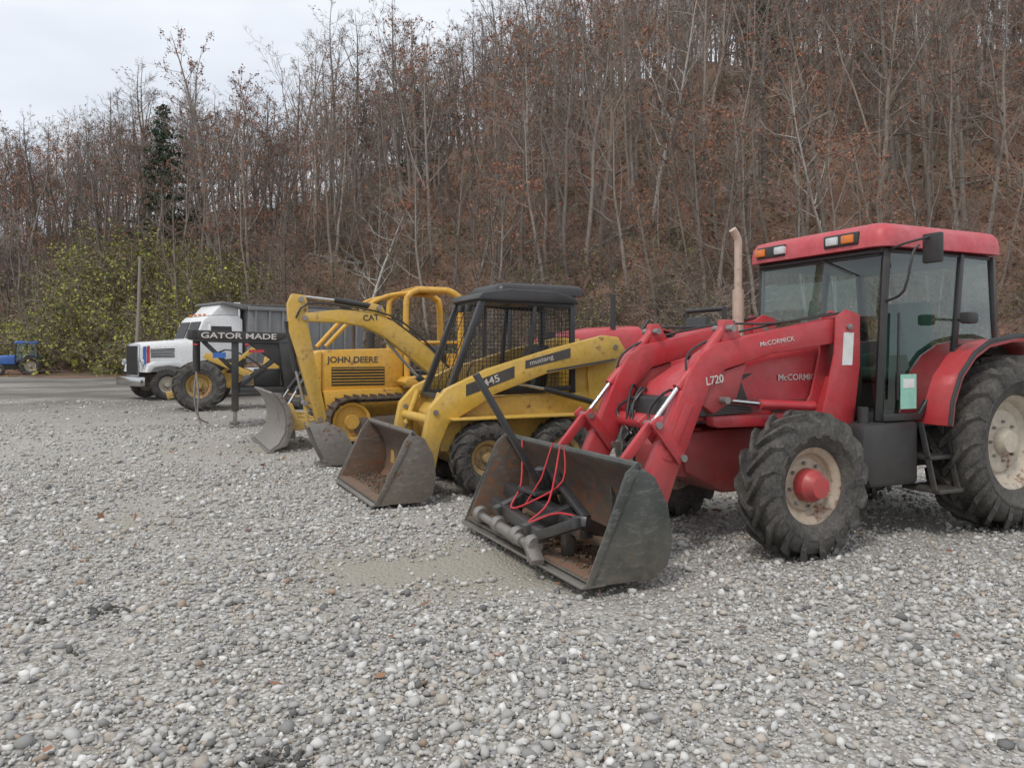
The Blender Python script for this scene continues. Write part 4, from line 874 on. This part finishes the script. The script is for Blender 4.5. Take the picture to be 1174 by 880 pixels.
# ------------------------------------------------------------------ gooseneck trailer
G=root('gooseneck_trailer',(-6.15,17.0,0),200)
for s in (1,-1):
    bar(G,'neck_beam',(.9,s*.55,2.0),(-1.15,s*.55,1.95),.1,.20,BLK); bar(G,'neck_beam_flange',(.9,s*.55,1.88),(-1.15,s*.55,1.83),.14,.03,BLK); prism(G,'neck_riser',[(-.85,1.86),(-1.25,2.05),(-1.45,.72),(-1.0,.72)],s*.48,s*.62,BLK,.01)
    prism(G,'neck_gusset',[(-.2,1.85),(-1.0,1.85),(-1.05,1.2)],s*.53,s*.57,BLK,.005)
    bar(G,'jack_leg',(.05,s*.5,1.95),(.05,s*.5,.35),.15,.15,BLK); bar(G,'jack_foot_tube',(.05,s*.5,.4),(.05,s*.5,.05),.09,.09,STEEL); box(G,'jack_foot',-.07,.17,s*.5-.12,s*.5+.12,.0,.04,STEEL,.005)
    bar(G,'deck_rail',(-1.2,s*1.0,.80),(-8.5,s*1.0,.80),.08,.2,BLK)
    bar(G,'leg_brace',(.05,s*.5,.8),(-1.15,s*.55,.8),.08,.12,BLK); bar(G,'front_diag',(.7,s*.5,1.86),(.05,s*.5,1.2),.06,.08,BLK); bar(G,'diag',(.0,s*.5,.85),(-1.1,s*.55,1.7),.06,.08,BLK)
    for x in (-5.2,-6.1): wheel(G,'trailer_wheel',x,s*1.15,.4,.4,.24,.22,CREAM2,s,24,.012,ag=False)
    for x in (.85,-.2,-1.1): box(G,'marker_lamp',x-.05,x+.05,s*.605,s*.62,1.77,1.81,RED,.003)
    box(G,'reflector_red',-.55,-.25,s*.572,s*.576,1.62,1.68,RED,0); box(G,'reflector_blue',.25,.5,s*.535,s*.545,1.5,1.62,BLU,0)
bar(G,'neck_front',(.9,-.6,2.0),(.9,.6,2.0),.20,.20,BLK); tube(G,'coupler',[(.85,0,1.9),(.85,0,1.2)],.08,BLK,12); bar(G,'leg_cross',(.05,-.5,1.1),(.05,.5,1.1),.12,.12,BLK); bar(G,'leg_cross_low',(.05,-.5,.6),(.05,.5,.6),.1,.1,BLK)
box(G,'deck',-8.5,-1.2,-.98,.98,.80,.86,RUST,.005); box(G,'winch_box',-.9,-.35,-.42,.42,.86,1.25,BLK,.02); tube(G,'winch_drum',[(-.2,-.3,1.0),(-.2,.3,1.0)],.12,STEEL,14)
text(G,'trailer_lettering','GATOR MADE',.17,(.74,.604,1.935),WTXT,sx=1.42,tilt=-1,bold=.15)
wheel(G,'spare_wheel',-1.65,.85,1.15,.38,.22,.2,CREAM2,1,24,.01,ag=False)
tubes(G,'safety_chain',[smoothpath([(.85,.1,1.2),(.8,.15,.7),(.82,.15,.3),(.75,.2,.05)],3),smoothpath([(.85,-.1,1.2),(.9,-.1,.7),(.82,-.1,.2),(.6,-.1,.05)],3)],.02,STEEL,6)

# ------------------------------------------------------------------ white dump truck
W=root('dump_truck',(-10.6,29,0),225)
for s in (1,-1):
    wheel(W,'steer_wheel',2.9,s*.98,.52,.52,.28,.28,CREAM2,s,30,.012,ag=False)
    for x in (-2.2,-3.5): wheel(W,'drive_wheel',x,s*.9,.52,.52,.5,.28,CREAM2,s,30,.012,ag=False)
    prism(W,'front_fender',[(2.1,.95),(2.25,1.22),(2.5,1.32),(3.3,1.32),(3.55,1.2),(3.6,.95),(3.48,.95),(3.35,1.12),(2.9,1.18),(2.5,1.12),(2.3,.95)],s*.7,s*1.14,WHT,.02)
    lathe(W,'headlight',[(0,.05),(.09,.04),(.11,0),(.11,-.06)],(3.66,s*.86,1.3),LENS,20,axis='X')
    quad(W,'door_window',[(1.5,s*1.03,2.1),(.55,s*1.03,2.1),(.6,s*.99,2.75),(1.35,s*.99,2.75)],BLKP,.01)
    box(W,'door_line',.5,1.62,s*1.012,s*1.018,.95,.97,BLK,0); box(W,'door_edge_rear',.5,.515,s*1.012,s*1.018,.97,2.0,BLK,0); box(W,'fuel_tank',-.6,.9,s*.75,s*1.1,.55,1.1,CHROME,.08)
    tube(W,'exhaust_stack',[(.2,s*.8,1.0),(.2,s*.8,3.5)],.07,CHROME,12); tube(W,'mirror_frame',[(1.55,s*1.05,2.0),(1.55,s*1.3,2.1),(1.55,s*1.3,2.7),(1.5,s*1.02,2.7)],.015,CHROME,6); box(W,'mirror',1.5,1.56,s*1.22,s*1.38,2.1,2.65,WHT,.02)
    prism(W,'hood_vent',[(2.5,1.45),(3.3,1.45),(3.3,1.75),(2.5,1.78)],s*.655,s*.675,BLKP,0)
    for i in range(5): box(W,'vent_slat',2.5,3.3,s*.676,s*.682,1.48+i*.055,1.5+i*.055,CHROME,0)
    prism(W,'hood_stripe_red',[(3.34,1.0),(3.44,1.0),(3.44,1.85),(3.34,1.87)],s*.66,s*.672,RED,0); prism(W,'hood_stripe_blue',[(3.46,1.0),(3.56,1.0),(3.56,1.83),(3.46,1.85)],s*.66,s*.672,BLU,0)
    prism(W,'step_box',[(1.0,.55),(2.0,.55),(2.0,.95),(1.0,.95)],s*.7,s*1.08,WHT,.03)
prism(W,'chassis',[(3.6,.6),(-4.5,.7),(-4.5,.95),(3.6,.9)],-.42,.42,RUST,.02)
hood(W,'hood',[(1.85,.95,2.10,.68),(2.6,.98,2.05,.66),(3.5,.95,1.98,.65),(3.62,.95,1.95,.64)],WHT)
box(W,'grille',3.62,3.70,-.56,.56,.8,1.93,CHROME,.03)
for i in range(11): box(W,'grille_bar',3.70,3.715,-.50+i*.1,-.465+i*.1,.86,1.86,BLK,0)
box(W,'bumper',3.66,3.85,-1.18,1.18,.48,.80,CHROME,.04)
prism(W,'cab',[(.15,.85),(1.85,.85),(1.9,2.1),(1.62,2.78),(1.45,2.95),(.35,3.0),(.15,2.85)],-1.01,1.01,WHT,.05)
quad(W,'windscreen_near',[(1.90,.06,2.15),(1.90,.92,2.15),(1.66,.88,2.74),(1.66,.06,2.74)],BLKP,.012); quad(W,'windscreen_far',[(1.90,-.92,2.15),(1.90,-.06,2.15),(1.66,-.06,2.74),(1.66,-.88,2.74)],BLKP,.012)
prism(W,'roof_fairing',[(.2,3.0),(1.3,2.98),(.9,3.4),(.25,3.5)],-.85,.85,WHT,.06)
for y in (-.6,-.2,.2,.6): box(W,'cab_marker_lamp',1.38,1.46,y-.05,y+.05,2.98,3.04,ORANGE,.01)
prism(W,'dump_bed',[(.0,1.25),(-4.9,1.2),(-5.1,2.9),(-5.1,3.25),(.0,3.25)],-1.2,1.2,GRY,.03)
for i in range(9):
    for s in (1,-1): box(W,'bed_rib',-.3-i*.55,-.2-i*.55,s*1.2,s*1.27,1.3,3.2,GRY,.01)
for s in (1,-1): box(W,'bed_top_rail',-5.12,.05,s*1.18,s*1.3,3.2,3.34,GRY,.02)
prism(W,'cab_shield',[(.0,3.2),(1.0,3.42),(1.0,3.48),(-.1,3.4)],-1.15,1.15,GRY,.01)
prism(W,'tarp',[(-.1,3.3),(-5.0,3.3),(-5.0,3.4),(-2.5,3.5),(-.1,3.42)],-1.1,1.1,TARP,.04)

# ------------------------------------------------------------------ pole and wire
U=root('utility_pole',(-24.6,50,0),0)
tube(U,'pole',[(-.25,0,-.3),(0,0,4),(.1,0,8.0)],[.16,.13,.10],WOODP,10)
cb=root('overhead_wires',(0,0,0))
pth=[]
for k in range(14):
    t=k/13; pth.append((-24.6+t*95,50-t*8,7.7+t*3-4*1.1*t*(1-t)))
tubes(cb,'wire',[pth,[(-24.6,50,7.7),(-40,60,7.4),(-60,75,8.5)]],.014,BLK,4)
print('done')
